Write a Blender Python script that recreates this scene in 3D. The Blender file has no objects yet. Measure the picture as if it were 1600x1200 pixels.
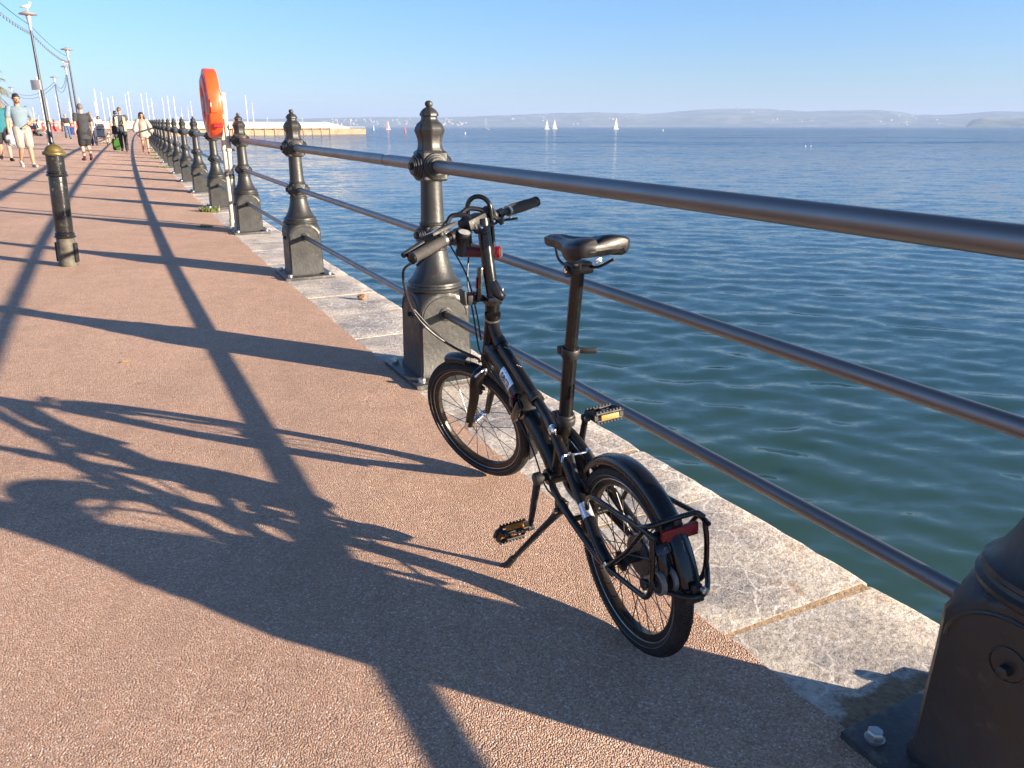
import bpy, bmesh, math, random
import numpy as np
from mathutils import Vector, Matrix, Quaternion
R = math.radians
C = bpy.context.scene.collection
SC = bpy.context.scene
rnd = random.Random(7)

# ------------------------------------------------------------------ camera
cam = bpy.data.cameras.new("camera"); cam_o = bpy.data.objects.new("camera", cam); C.objects.link(cam_o)
cam.sensor_fit = 'HORIZONTAL'; cam.sensor_width = 36.0; cam.lens = 36.0 * 1202.0 / 1600.0
cam.clip_start = 0.05; cam.clip_end = 30000
cam_o.location = (0, 0, 1.25)
cam_o.rotation_euler = (R(90 - 18.535), 0, 0)
SC.camera = cam_o
# ------------------------------------------------------------------ sky, sun, exposure
SUN_AZ, SUN_EL = 111.0, 11.6          # clockwise from the view direction (+Y)
w = bpy.data.worlds.new("World"); SC.world = w; w.use_nodes = True
nt = w.node_tree; nt.nodes.clear()
out = nt.nodes.new("ShaderNodeOutputWorld"); bg = nt.nodes.new("ShaderNodeBackground"); sky = nt.nodes.new("ShaderNodeTexSky")
sky.sky_type = 'NISHITA'; sky.sun_disc = False
sky.sun_elevation = R(SUN_EL); sky.sun_rotation = R(SUN_AZ)
sky.altitude = 0; sky.air_density = 1.0; sky.dust_density = 0.05; sky.ozone_density = 2.6
bg.inputs[1].default_value = 0.105
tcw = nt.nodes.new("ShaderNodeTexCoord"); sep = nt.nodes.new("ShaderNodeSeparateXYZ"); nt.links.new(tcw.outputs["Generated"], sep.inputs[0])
rmp = nt.nodes.new("ShaderNodeValToRGB"); nt.links.new(sep.outputs[2], rmp.inputs[0]); el_ = rmp.color_ramp.elements      # tint over the sky: bluish low band, unseen zenith dimmed to darken shadows
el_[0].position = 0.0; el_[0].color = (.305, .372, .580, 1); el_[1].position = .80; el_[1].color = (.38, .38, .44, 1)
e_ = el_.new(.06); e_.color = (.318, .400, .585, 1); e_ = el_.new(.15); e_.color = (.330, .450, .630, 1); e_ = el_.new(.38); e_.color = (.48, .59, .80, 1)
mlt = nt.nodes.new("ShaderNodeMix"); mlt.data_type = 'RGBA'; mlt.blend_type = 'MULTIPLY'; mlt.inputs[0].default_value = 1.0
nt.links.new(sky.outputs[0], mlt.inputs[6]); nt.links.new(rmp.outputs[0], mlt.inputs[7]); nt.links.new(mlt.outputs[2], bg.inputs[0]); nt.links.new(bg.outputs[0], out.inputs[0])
sd = Vector((math.sin(R(SUN_AZ)) * math.cos(R(SUN_EL)), math.cos(R(SUN_AZ)) * math.cos(R(SUN_EL)), math.sin(R(SUN_EL))))
sun = bpy.data.lights.new("sun", 'SUN'); sun.energy = 5.0; sun.angle = R(0.53); sun.color = (1.0, 0.83, 0.63)
sun_o = bpy.data.objects.new("sun", sun); C.objects.link(sun_o); sun_o.rotation_euler = sd.to_track_quat('Z', 'Y').to_euler()
sun_o.location = (30, -12, 20)
SC.view_settings.view_transform = 'Standard'; SC.view_settings.look = 'None'; SC.view_settings.gamma = 1
SC.view_settings.exposure = 1.95
SC.cycles.volume_bounces = 0; SC.cycles.max_bounces = 8

# ------------------------------------------------------------------ helpers
def tag(o, label=None, cat=None, group=None, kind=None):
    if label: o["label"] = label
    if cat: o["category"] = cat
    if group: o["group"] = group
    if kind: o["kind"] = kind
    return o
def empty(name, loc=(0, 0, 0), rz=0, mtx=None):
    o = bpy.data.objects.new(name, None); C.objects.link(o); o.empty_display_size = .1
    if mtx is not None: o.matrix_world = mtx
    else:
        o.location = loc; o.rotation_euler = (0, 0, rz)
    return o
def V(*a): return Vector(a[0]) if len(a) == 1 else Vector(a)
def frame(d):
    d = V(d).normalized(); a = Vector((0, 0, 1)) if abs(d.z) < .9 else Vector((1, 0, 0))
    x = d.cross(a).normalized(); return x, d.cross(x).normalized(), d
class MB:
    def __init__(s): s.v = []; s.f = []
    def add(s, vs, fs):
        n = len(s.v); s.v += [tuple(p) for p in vs]; s.f += [tuple(i + n for i in q) for q in fs]; return s
    def box(s, c, size, m=None, bev=0.0):
        bm = bmesh.new(); bmesh.ops.create_cube(bm, size=1)
        bmesh.ops.scale(bm, vec=size, verts=bm.verts)
        if bev: bmesh.ops.bevel(bm, geom=bm.edges[:], offset=bev, segments=2, affect='EDGES', profile=.6)
        m = m.to_4x4() if m is not None else Matrix()
        bm.verts.index_update()
        vs = [V(c) + (m @ v.co) for v in bm.verts]; fs = [[v.index for v in f.verts] for f in bm.faces]; bm.free()
        return s.add(vs, fs)
    def ring_loft(s, rings, closed=False, caps=True):
        n = len(rings[0]); vs = [p for r in rings for p in r]; fs = []
        k = len(rings)
        for i in range(k if closed else k - 1):
            a, b = i * n, ((i + 1) % k) * n
            for j in range(n): fs.append((a + j, a + (j + 1) % n, b + (j + 1) % n, b + j))
        if caps and not closed:
            fs.append(tuple(reversed(range(n)))); fs.append(tuple(range((k - 1) * n, k * n)))
        return s.add(vs, fs)
    def tube(s, pts, r, n=10, closed=False, flat=1.0, flatdir=None):
        pts = [V(p) for p in pts]; k = len(pts)
        rs = r if isinstance(r, (list, tuple)) else [r] * k
        rings = []; up = None
        for i in range(k):
            if closed: d = pts[(i + 1) % k] - pts[i - 1]
            else: d = pts[min(i + 1, k - 1)] - pts[max(i - 1, 0)]
            d.normalize()
            if up is None:
                x, y, _ = frame(d) if flatdir is None else (None, None, None)
                if flatdir is not None:
                    y = (V(flatdir) - d * d.dot(V(flatdir))).normalized(); x = y.cross(d)
            else:
                y = (up - d * d.dot(up)).normalized(); x = y.cross(d)
            up = y
            rings.append([pts[i] + (x * math.cos(a) + y * math.sin(a) * flat) * rs[i] for a in [2 * math.pi * j / n for j in range(n)]])
        return s.ring_loft(rings, closed)
    def capsule(s, p, q, r1, r2, n=12):
        p, q = V(p), V(q); d = (q - p)
        if d.length < 1e-6: d = Vector((0, 0, 1e-4))
        x, y, d = frame(d); rings = []
        for t in (-85, -60, -30, 0): rings.append((p + d * r1 * math.sin(R(t)), r1 * math.cos(R(t))))
        for t in (0, 30, 60, 85): rings.append((q + d * r2 * math.sin(R(t)), r2 * math.cos(R(t))))
        return s.ring_loft([[c + (x * math.cos(2 * math.pi * j / n) + y * math.sin(2 * math.pi * j / n)) * rr for j in range(n)] for c, rr in rings])
    def lathe(s, prof, c=(0, 0, 0), axis=(0, 0, 1), n=24, caps=True):
        x, y, d = frame(axis); c = V(c)
        if V(axis).z > .99: x, y = Vector((1, 0, 0)), Vector((0, 1, 0))
        return s.ring_loft([[c + d * z + (x * math.cos(2 * math.pi * j / n) + y * math.sin(2 * math.pi * j / n)) * max(r, 1e-5) for j in range(n)] for r, z in prof], caps=caps)
    def ell(s, c, rad, n=16, m=8, mat=None):
        rings = []; c = V(c)
        for i in range(1, m):
            t = math.pi * i / m - math.pi / 2
            ring = [Vector((rad[0] * math.cos(t) * math.cos(2 * math.pi * j / n), rad[1] * math.cos(t) * math.sin(2 * math.pi * j / n), rad[2] * math.sin(t))) for j in range(n)]
            rings.append([c + (mat @ p if mat else p) for p in ring])
        return s.ring_loft(rings)
    def prism(s, outline, d):
        # outline: list of 3d points, d: extrusion vector
        n = len(outline); o = [V(p) for p in outline]; d = V(d)
        return s.add(o + [p + d for p in o], [tuple(reversed(range(n))), tuple(range(n, 2 * n))] + [(i, (i + 1) % n, n + (i + 1) % n, n + i) for i in range(n)])
    def build(s, name, m, parent=None, smooth=38, remesh=0, loc=None):
        me = bpy.data.meshes.new(name); me.from_pydata(s.v, [], s.f); me.update()
        bm = bmesh.new(); bm.from_mesh(me); bmesh.ops.recalc_face_normals(bm, faces=bm.faces); bm.to_mesh(me); bm.free()
        if remesh:
            t = bpy.data.objects.new("t", me); C.objects.link(t)
            k = t.modifiers.new("r", 'REMESH'); k.mode = 'VOXEL'; k.voxel_size = remesh
            q = t.modifiers.new("s", 'SMOOTH'); q.factor = .5; q.iterations = 4
            dg = bpy.context.evaluated_depsgraph_get(); me2 = bpy.data.meshes.new_from_object(t.evaluated_get(dg)); me2.name = name
            bpy.data.objects.remove(t); bpy.data.meshes.remove(me); me = me2; smooth = 180
        me.materials.append(m)
        if smooth:
            me.shade_smooth()
            if smooth < 180: me.set_sharp_from_angle(angle=R(smooth))
        o = bpy.data.objects.new(name, me); C.objects.link(o)
        if parent is not None: o.parent = parent
        if loc is not None: o.location = loc
        return o
def copy_tree(o, parent=None):
    c = o.copy(); C.objects.link(c); c.parent = parent
    for ch in list(o.children): copy_tree(ch, c)
    return c
def arc(c, r, a0, a1, n, ex, ez):
    c, ex, ez = V(c), V(ex), V(ez)
    return [c + ex * (r * math.cos(R(a0 + (a1 - a0) * i / n))) + ez * (r * math.sin(R(a0 + (a1 - a0) * i / n))) for i in range(n + 1)]
def bez(pts, n=24):
    # Catmull-Rom through points
    p = [V(q) for q in pts]; p = [p[0] * 2 - p[1]] + p + [p[-1] * 2 - p[-2]]; o = []
    k = len(p) - 3
    for i in range(k):
        for j in range(n // k + 1):
            t = j / (n // k + 1); a, b, c, d = p[i:i + 4]
            o.append(.5 * ((2 * b) + (c - a) * t + (2 * a - 5 * b + 4 * c - d) * t * t + (3 * b - a - 3 * c + d) * t ** 3))
    return o + [p[-2]]

# ------------------------------------------------------------------ materials
class NT:
    def __init__(s, m): s.t = m.node_tree; s.b = s.t.nodes["Principled BSDF"]
    def n(s, typ, **kw):
        nd = s.t.nodes.new(typ)
        for k, v in kw.items():
            if k.startswith("i_"):
                key = k[2:]; nd.inputs[int(key) if key.isdigit() else key].default_value = v
            else: setattr(nd, k, v)
        return nd
    def l(s, a, b): s.t.links.new(a, b)
    def ramp(s, fac, stops):
        r = s.n("ShaderNodeValToRGB"); e = r.color_ramp.elements
        while len(e) < len(stops): e.new(.5)
        for i, (p, c) in enumerate(stops):
            e[i].position = p; e[i].color = (*c, 1) if len(c) == 3 else c
        s.l(fac, r.inputs[0]); return r.outputs[0]
    def mix(s, fac, a, b, typ='MIX'):
        m = s.n("ShaderNodeMix", data_type='RGBA', blend_type=typ)
        for sock, val in ((m.inputs[0], fac), (m.inputs[6], a), (m.inputs[7], b)):
            if hasattr(val, "node"): s.l(val, sock)
            elif isinstance(val, (int, float)): sock.default_value = val
            else: sock.default_value = (*val, 1)
        return m.outputs[2]
    def math(s, op, a, b=0.0):
        m = s.n("ShaderNodeMath", operation=op)
        for sock, val in ((m.inputs[0], a), (m.inputs[1], b)):
            if hasattr(val, "node"): s.l(val, sock)
            else: sock.default_value = val
        return m.outputs[0]
    def pos(s): return s.n("ShaderNodeNewGeometry").outputs["Position"]
    def obj(s): return s.n("ShaderNodeTexCoord").outputs["Object"]
    def noise(s, vec, scale, detail=3, rough=.55, out=0):
        k = s.n("ShaderNodeTexNoise"); k.inputs["Scale"].default_value = scale; k.inputs["Detail"].default_value = detail; k.inputs["Roughness"].default_value = rough
        s.l(vec, k.inputs["Vector"]); return k.outputs[out]
    def vor(s, vec, scale, out="Color", feature='F1'):
        k = s.n("ShaderNodeTexVoronoi", feature=feature); k.inputs["Scale"].default_value = scale
        s.l(vec, k.inputs["Vector"]); return k.outputs[out]
    def scalev(s, vec, x, y, z):
        k = s.n("ShaderNodeVectorMath", operation='MULTIPLY'); s.l(vec, k.inputs[0]); k.inputs[1].default_value = (x, y, z); return k.outputs[0]
    def bump(s, h, strength, dist=.01, normal=None):
        k = s.n("ShaderNodeBump"); k.inputs["Strength"].default_value = strength; k.inputs["Distance"].default_value = dist
        s.l(h, k.inputs["Height"])
        if normal is not None: s.l(normal, k.inputs["Normal"])
        return k.outputs[0]
def new_mat(name, col=(.5, .5, .5), rough=.5, metal=0.0, spec=.5):
    m = bpy.data.materials.new(name); m.use_nodes = True
    b = m.node_tree.nodes["Principled BSDF"]
    b.inputs["Base Color"].default_value = (*col, 1); b.inputs["Roughness"].default_value = rough
    b.inputs["Metallic"].default_value = metal; b.inputs["Specular IOR Level"].default_value = spec
    return m
def mat(name, col, rough=.5, metal=0.0, var=.25, vs=6.0, bump=0.0, bs=60.0, spec=.5, rv=.1, dirt=None, dirt_amt=.0):
    m = new_mat(name, col, rough, metal, spec); t = NT(m); p = t.obj()
    nz = t.noise(p, vs, 5, .6)
    lo = tuple(c * (1 - var) for c in col); hi = tuple(min(1, c * (1 + var)) for c in col)
    c = t.ramp(nz, [(.3, lo), (.7, hi)])
    if dirt:
        f = t.ramp(t.noise(p, vs * 2.7, 6, .7), [(.62 - dirt_amt * .3, (0, 0, 0)), (.74, (1, 1, 1))])
        c = t.mix(f, c, dirt)
    t.l(c, t.b.inputs["Base Color"])
    r = t.ramp(t.noise(p, vs * 3.1, 4, .6), [(.3, (max(.02, rough - rv),) * 3), (.7, (min(1, rough + rv),) * 3)])
    t.l(r, t.b.inputs["Roughness"])
    if bump: t.l(t.bump(t.noise(p, bs, 4, .6), bump, .004), t.b.inputs["Normal"])
    return m

M = {}
M['iron'] = mat('painted_iron', (.022, .022, .0205), .46, 0, .28, 5, .35, 45, .5, .10, (.075, .07, .056), .1)
M['rail'] = mat('brushed_steel', (.20, .193, .187), .44, .85, .10, 3, .03, 300, .5, .05)
M['plate'] = mat('plate_paint', (.045, .046, .047), .45, 0, .3, 9, .3, 60, .5, .1, (.2, .17, .12), .3)
M['nut'] = mat('galvanised_nut', (.40, .39, .37), .38, .9, .2, 40)
M['bk'] = mat('satin_black_frame', (.012, .0105, .0098), .30, .3, .25, 14, 0, 60, .5, .06)
M['bk_m'] = mat('matt_black', (.011, .011, .0115), .55, 0, .3, 20, .1, 120)
M['gloss'] = mat('gloss_black', (.006, .006, .0065), .24, 0, .2, 10)
M['tyre'] = mat('tyre_rubber', (.013, .0125, .012), .75, 0, .35, 18, .5, 160, .4)
M['grip'] = mat('rubber_grip', (.038, .036, .033), .7, 0, .25, 30, .6, 220, .4)
M['vinyl'] = mat('saddle_vinyl', (.010, .010, .011), .44, 0, .2, 14, .12, 300)
M['rim'] = mat('dark_rim', (.05, .042, .036), .32, .7, .2, 20)
M['chrome'] = mat('polished_steel', (.75, .73, .70), .18, 1.0, .1, 20)
M['alu'] = mat('dull_alloy', (.42, .41, .39), .35, .9, .2, 22)
M['wire'] = mat('spoke_wire', (.06, .055, .05), .3, .8, .1, 20)
M['red_ref'] = mat('red_reflector', (.17, .005, .009), .22, 0, .2, 60, .4, 400)
M['amber'] = mat('amber_reflector', (.50, .17, .012), .3, 0, .2, 60, .4, 400)
M['red_acc'] = mat('red_accent', (.28, .008, .013), .35, 0, .1, 20)
M['lock_red'] = mat('lock_maroon', (.10, .014, .016), .5, 0, .35, 50, .2, 150)
M['lens'] = mat('lamp_lens', (.34, .34, .33), .15, 0, .3, 120, .5, 200)
M['screen'] = mat('display_glass', (.02, .03, .05), .08, 0, .1, 9)
M['castor'] = mat('castor_grey', (.13, .127, .115), .4, 0, .15, 20)
M['silver_lab'] = mat('silver_label', (.62, .64, .66), .3, .6, .1, 30)
M['ink'] = mat('dark_ink', (.03, .03, .035), .5)
M['white_ink'] = mat('white_ink', (.75, .75, .72), .5)
M['disc'] = mat('clear_grey_plastic', (.06, .058, .053), .4, 0, .1, 20)
M['cream'] = mat('cream_paint', (.46, .42, .33), .45, 0, .12, 7, .1, 60, .5, .1, (.35, .27, .18), .1)
M['orange'] = mat('orange_red_plastic', (.80, .080, .018), .38, 0, .1, 4, .05, 60)
M['dark_red'] = mat('dark_red_plastic', (.30, .015, .02), .5, 0, .2, 6)
M['pinkwhite'] = mat('faded_white_panel', (.50, .27, .23), .5, 0, .3, 9)
M['gold'] = mat('gold_paint', (.125, .092, .024), .45, .3, .25, 14, .15, 60)
M['boll'] = mat('bollard_gloss', (.014, .014, .014), .22, 0, .3, 10, .3, 40, .5, .08, (.30, .28, .22), .0)
M['worn'] = mat('worn_bare_metal', (.075, .068, .050), .6, 0, .65, 16, .5, 40, .4, .1, (.05, .05, .045), .45)
M['lampblack'] = mat('lamp_post_paint', (.022, .022, .026), .4, 0, .2, 3)
M['lamphead'] = mat('lamp_head_alloy', (.36, .35, .34), .4, .3, .15, 4)
M['cable'] = mat('cable_black', (.014, .015, .018), .5)
M['bulb'] = mat('bulb_unlit', (.10, .10, .12), .3)
M['white'] = mat('white_gloss', (.50, .48, .45), .4, 0, .06, 3)
M['white_sail'] = mat('white_sail', (.30, .295, .28), .6, 0, .05, 2)
M['red_sail'] = mat('red_sail', (.75, .06, .06), .6, 0, .1, 2)
M['hull_w'] = mat('white_hull', (.50, .49, .46), .3, 0, .08, 2)
M['mastm'] = mat('mast_alloy', (.56, .55, .52), .35, .1, .06, 2)

# ------------------------------------------------------------------ promenade geometry
KS = [-40, -3, -1.5, 0, 1.5, 4.5, 10, 30, 125, 200]; KA = [-28.2, -28.2, -28.0, -27.6, -27.1, -26.3, -25.9, -25.2, -23.7, -23.7]
_ds = .05; _S = np.arange(-40, 160, _ds); _A = np.radians(np.interp(_S, KS, KA))
_X = np.cumsum(np.sin(_A)) * _ds; _Y = np.cumsum(np.cos(_A)) * _ds
_i = np.argmin(abs(_S)); _X += -.4 - _X[_i]; _Y += 3.93 - _Y[_i]
def path(s): return float(np.interp(s, _S, _X)), float(np.interp(s, _S, _Y)), float(np.interp(s, _S, _A))
def PT(s, t, z=0):
    x, y, a = path(s); return Vector((x - t * math.cos(a), y + t * math.sin(a), z))
def zst(s, t): return .0045 * s + .03 * min(max(t - .2, 0), 3.5)
def zg(x, y):
    i = int(np.argmin((_X - x) ** 2 + (_Y - y) ** 2)); a = _A[i]
    return zst(_S[i], -(x - _X[i]) * math.cos(a) + (y - _Y[i]) * math.sin(a))
def G(x, y): return Vector((x, y, zg(x, y) + .006))
S_END = 133.0

# surface: resin-bound pink aggregate
def promenade_mat():
    m = new_mat('pink_aggregate', rough=.8, spec=.35); t = NT(m); p = t.pos()
    g = t.vor(p, 235); v = t.n("ShaderNodeSeparateColor"); t.l(g, v.inputs[0])
    col = t.ramp(v.outputs[0], [(0, (.43, .265, .18)), (.3, (.56, .355, .245)), (.62, (.68, .435, .30)), (.90, (.74, .50, .36)), (.985, (.86, .77, .66))])
    big = t.ramp(t.noise(p, .55, 6, .62), [(.3, (.86, .83, .82)), (.7, (1.08, 1.07, 1.06))])
    col = t.mix(1.0, col, big, 'MULTIPLY')
    mid = t.ramp(t.noise(p, 7, 4, .6), [(.3, (.9, .9, .9)), (.7, (1.06, 1.06, 1.06))])
    col = t.mix(1.0, col, mid, 'MULTIPLY')
    st = t.ramp(t.noise(p, 2.3, 5, .7), [(.66, (0, 0, 0)), (.80, (.35, .35, .35))])
    col = t.mix(st, col, (.13, .085, .07))
    gum = t.ramp(t.vor(p, 1.15, "Distance"), [(.016, (.55, .55, .55)), (.024, (0, 0, 0))])
    col = t.mix(gum, col, (.16, .13, .12))
    pale = t.ramp(t.vor(p, 9.0, "Distance"), [(.03, (.8, .8, .8)), (.05, (0, 0, 0))])
    col = t.mix(pale, col, (.80, .72, .64))
    wear = t.ramp(t.noise(t.scalev(p, 1.2, .25, 1), .8, 5, .7), [(.52, (0, 0, 0)), (.72, (.55, .55, .55))])
    col = t.mix(wear, col, (.44, .30, .225))
    t.l(col, t.b.inputs["Base Color"])
    d = t.vor(p, 235, "Distance"); n1 = t.bump(d, 1.0, .0085); t.t.nodes[-1].invert = True
    n2 = t.bump(t.noise(p, 420, 2), .25, .002, n1)
    t.l(n2, t.b.inputs["Normal"]); return m
M['prom'] = promenade_mat()
def coping_mat():
    m = new_mat('limestone_coping', rough=.62, spec=.4); t = NT(m); p = t.pos()
    base = t.ramp(t.noise(p, 2.6, 6, .62), [(.32, (.25, .245, .25)), (.46, (.46, .42, .385)), (.60, (.69, .62, .52))])
    fine = t.ramp(t.noise(t.scalev(p, 1, 1.5, 1), 48, 6, .75), [(.36, (.56, .51, .45)), (.54, (1.08, 1.06, 1.03))])
    col = t.mix(1.0, base, fine, 'MULTIPLY')
    wv = t.n("ShaderNodeVectorMath", operation='ADD'); t.l(p, wv.inputs[0])
    t.l(t.scalev(t.noise(p, 7, 3, .5, 1), .16, .16, .16), wv.inputs[1])
    vn = t.vor(wv.outputs[0], 9, "Distance", 'DISTANCE_TO_EDGE'); vein = t.ramp(vn, [(0, (1, 1, 1)), (.05, (0, 0, 0))])
    vn2 = t.vor(wv.outputs[0], 31, "Distance", 'DISTANCE_TO_EDGE'); vein2 = t.ramp(vn2, [(0, (.7, .7, .7)), (.05, (0, 0, 0))])
    msk = t.ramp(t.noise(p, 3.2, 3), [(.38, (0, 0, 0)), (.52, (1, 1, 1))])
    col = t.mix(t.mix(1.0, vein, msk, 'MULTIPLY'), col, (.80, .74, .66))
    col = t.mix(t.mix(1.0, vein2, msk, 'MULTIPLY'), col, (.72, .67, .60))
    st = t.ramp(t.noise(p, 6.5, 6, .75), [(.57, (0, 0, 0)), (.67, (.7, .7, .7))])
    col = t.mix(st, col, (.42, .26, .14))
    pit = t.ramp(t.vor(t.scalev(p, 1, 1.6, 1), 34, "Distance"), [(.05, (1, 1, 1)), (.12, (0, 0, 0))])
    col = t.mix(t.math('MULTIPLY', pit, .5), col, (.10, .08, .07))
    # sandy bedding worn through round the near post
    x0, y0, _ = path(-3.1)
    dv = t.n("ShaderNodeVectorMath", operation='DISTANCE'); t.l(p, dv.inputs[0]); dv.inputs[1].default_value = (x0, y0, 0)
    q = t.math('ADD', dv.outputs["Value"], t.math('MULTIPLY', t.noise(p, 8, 5, .65), .32))
    bed = t.ramp(q, [(.525, (1, 1, 1)), (.555, (0, 0, 0))])
    col = t.mix(bed, col, t.ramp(t.noise(p, 60, 4), [(.3, (.16, .10, .055)), (.7, (.34, .23, .13))]))
    t.l(col, t.b.inputs["Base Color"])
    hgt = t.math('SUBTRACT', t.noise(p, 55, 6, .72), t.math('MULTIPLY', pit, .25))
    t.l(t.bump(hgt, 1.0, .015), t.b.inputs["Normal"]); return m
M['coping'] = coping_mat()
M['mortar'] = mat('sandy_mortar', (.50, .34, .19), .9, 0, .35, 40, .9, 90)
M['wall'] = mat('quay_wall_stone', (.24, .22, .20), .8, 0, .4, 2, .6, 12)

def strip(name, m, srows, tcols, zf, jit=0.0, skirt=0.0, kind='structure'):
    vs, fs = [], []
    nt_ = len(tcols)
    for s in srows:
        for j, t in enumerate(tcols):
            tt = t + (rnd.uniform(-jit, jit) if j == 0 else 0)
            p = PT(s, tt); p.z = zf(s, t); vs.append(p)
    for i in range(len(srows) - 1):
        for j in range(nt_ - 1):
            a = i * nt_ + j; fs.append((a, a + 1, a + nt_ + 1, a + nt_))
    mb = MB().add(vs, fs)
    if skirt:   # folded-down lip at the first column
        n = len(mb.v); lip = [Vector(vs[i * nt_]) + Vector((0, 0, -skirt)) for i in range(len(srows))]
        mb.add(lip, [])
        for i in range(len(srows) - 1): mb.f.append((i * nt_, (i + 1) * nt_, n + i + 1, n + i))
    o = mb.build(name, m, smooth=30); tag(o, kind=kind); return o
rows = list(np.arange(-40, -5, 2.5)) + list(np.arange(-5, 14, .06)) + list(np.arange(14, S_END + .1, 1.0))
strip('promenade', M['prom'], rows, [.205, .3, .6, 1.2, 2.0, 3.0, 3.7, 6, 12, 25, 60, 140], lambda s, t: zst(s, t) + .006, .008, .03)

# coping stones with open joints on a sandy bed
cmb = MB(); cut = [-6.6, -5.9, -5.2, -4.45, -3.62, -2.42, -1.79, -1.33, -.62, .18, .86, 1.5, 2.15]
s = 2.15
while s < S_END: s += rnd.uniform(.55, .95) if s < 30 else rnd.uniform(2, 3); cut.append(s)
cut = [c for c in np.arange(-38, -6.7, 1.3)] + cut
for a, b in zip(cut[:-1], cut[1:]):
    ns = 10 if abs(a) < 8 else 3; tc = [.32, .2, 0, -.18, -.335, -.352, -.36] if a < 30 else [.32, 0, -.36]
    sk = rnd.uniform(-.02, .02) if a < 30 else 0; dz = rnd.uniform(-.002, .002)
    vs, fs = [], []
    for i in range(ns + 1):
        for j, t in enumerate(tc):
            u = a + .0045 + (b - a - .009) * i / ns + sk * (t / .36)
            e = rnd.uniform(-.0028, .0028) if (j >= len(tc) - 2 and ns == 10) else 0
            q = PT(u, t + e); zz = zst(u, 0) + dz
            if j == len(tc) - 1: zz -= .022 + rnd.uniform(0, .006)
            elif j == len(tc) - 2 and len(tc) > 3: zz -= .006 + rnd.uniform(0, .004)
            if i in (0, ns) and ns == 10: zz -= .005
            q.z = zz; vs.append(q)
    n = len(tc)
    for i in range(ns):
        for j in range(n - 1): fs.append((i * n + j, i * n + j + 1, (i + 1) * n + j + 1, (i + 1) * n + j))
    k = len(vs)
    for i in range(ns + 1): vs.append(vs[i * n + n - 1] + Vector((0, 0, -.25)))
    for i in range(ns): fs.append((i * n + n - 1, k + i, k + i + 1, (i + 1) * n + n - 1))
    for i in (0, ns):
        k = len(vs); vs += [Vector(vs[i * n + j]) + Vector((0, 0, -.25)) for j in range(n)]
        for j in range(n - 1): fs.append((i * n + j, i * n + j + 1, k + j + 1, k + j))
    cmb.add(vs, fs)
tag(cmb.build('coping_stones', M['coping'], smooth=50), kind='structure')
strip('mortar_bed', M['mortar'], list(np.arange(-38, S_END, .5)), [-.330, .31], lambda s, t: zst(s, 0) - .006)
wmb = MB()
ws = list(np.arange(-38, S_END, 1.5))
for t, sgn in ((-.345, 1),):
    vs = []
    for s in ws:
        for z in (-.02, -.6, -1.5, -2.6, -4.5): q = PT(s, t - .03 * z * z * .05); q.z = zst(s, 0) + z; vs.append(q)
        q = PT(s, .6); q.z = -4.5; vs.append(q); q = PT(s, .6); q.z = zst(s, 0) - .05; vs.append(q)
    fs = []
    for i in range(len(ws) - 1):
        for j in range(6): fs.append((i * 7 + j, i * 7 + j + 1, (i + 1) * 7 + j + 1, (i + 1) * 7 + j))
    wmb.add(vs, fs)
e = wmb.build('quay_wall', M['wall']); tag(e, 'grey stone quay wall dropping into the sea under the pale coping', 'wall')

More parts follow.
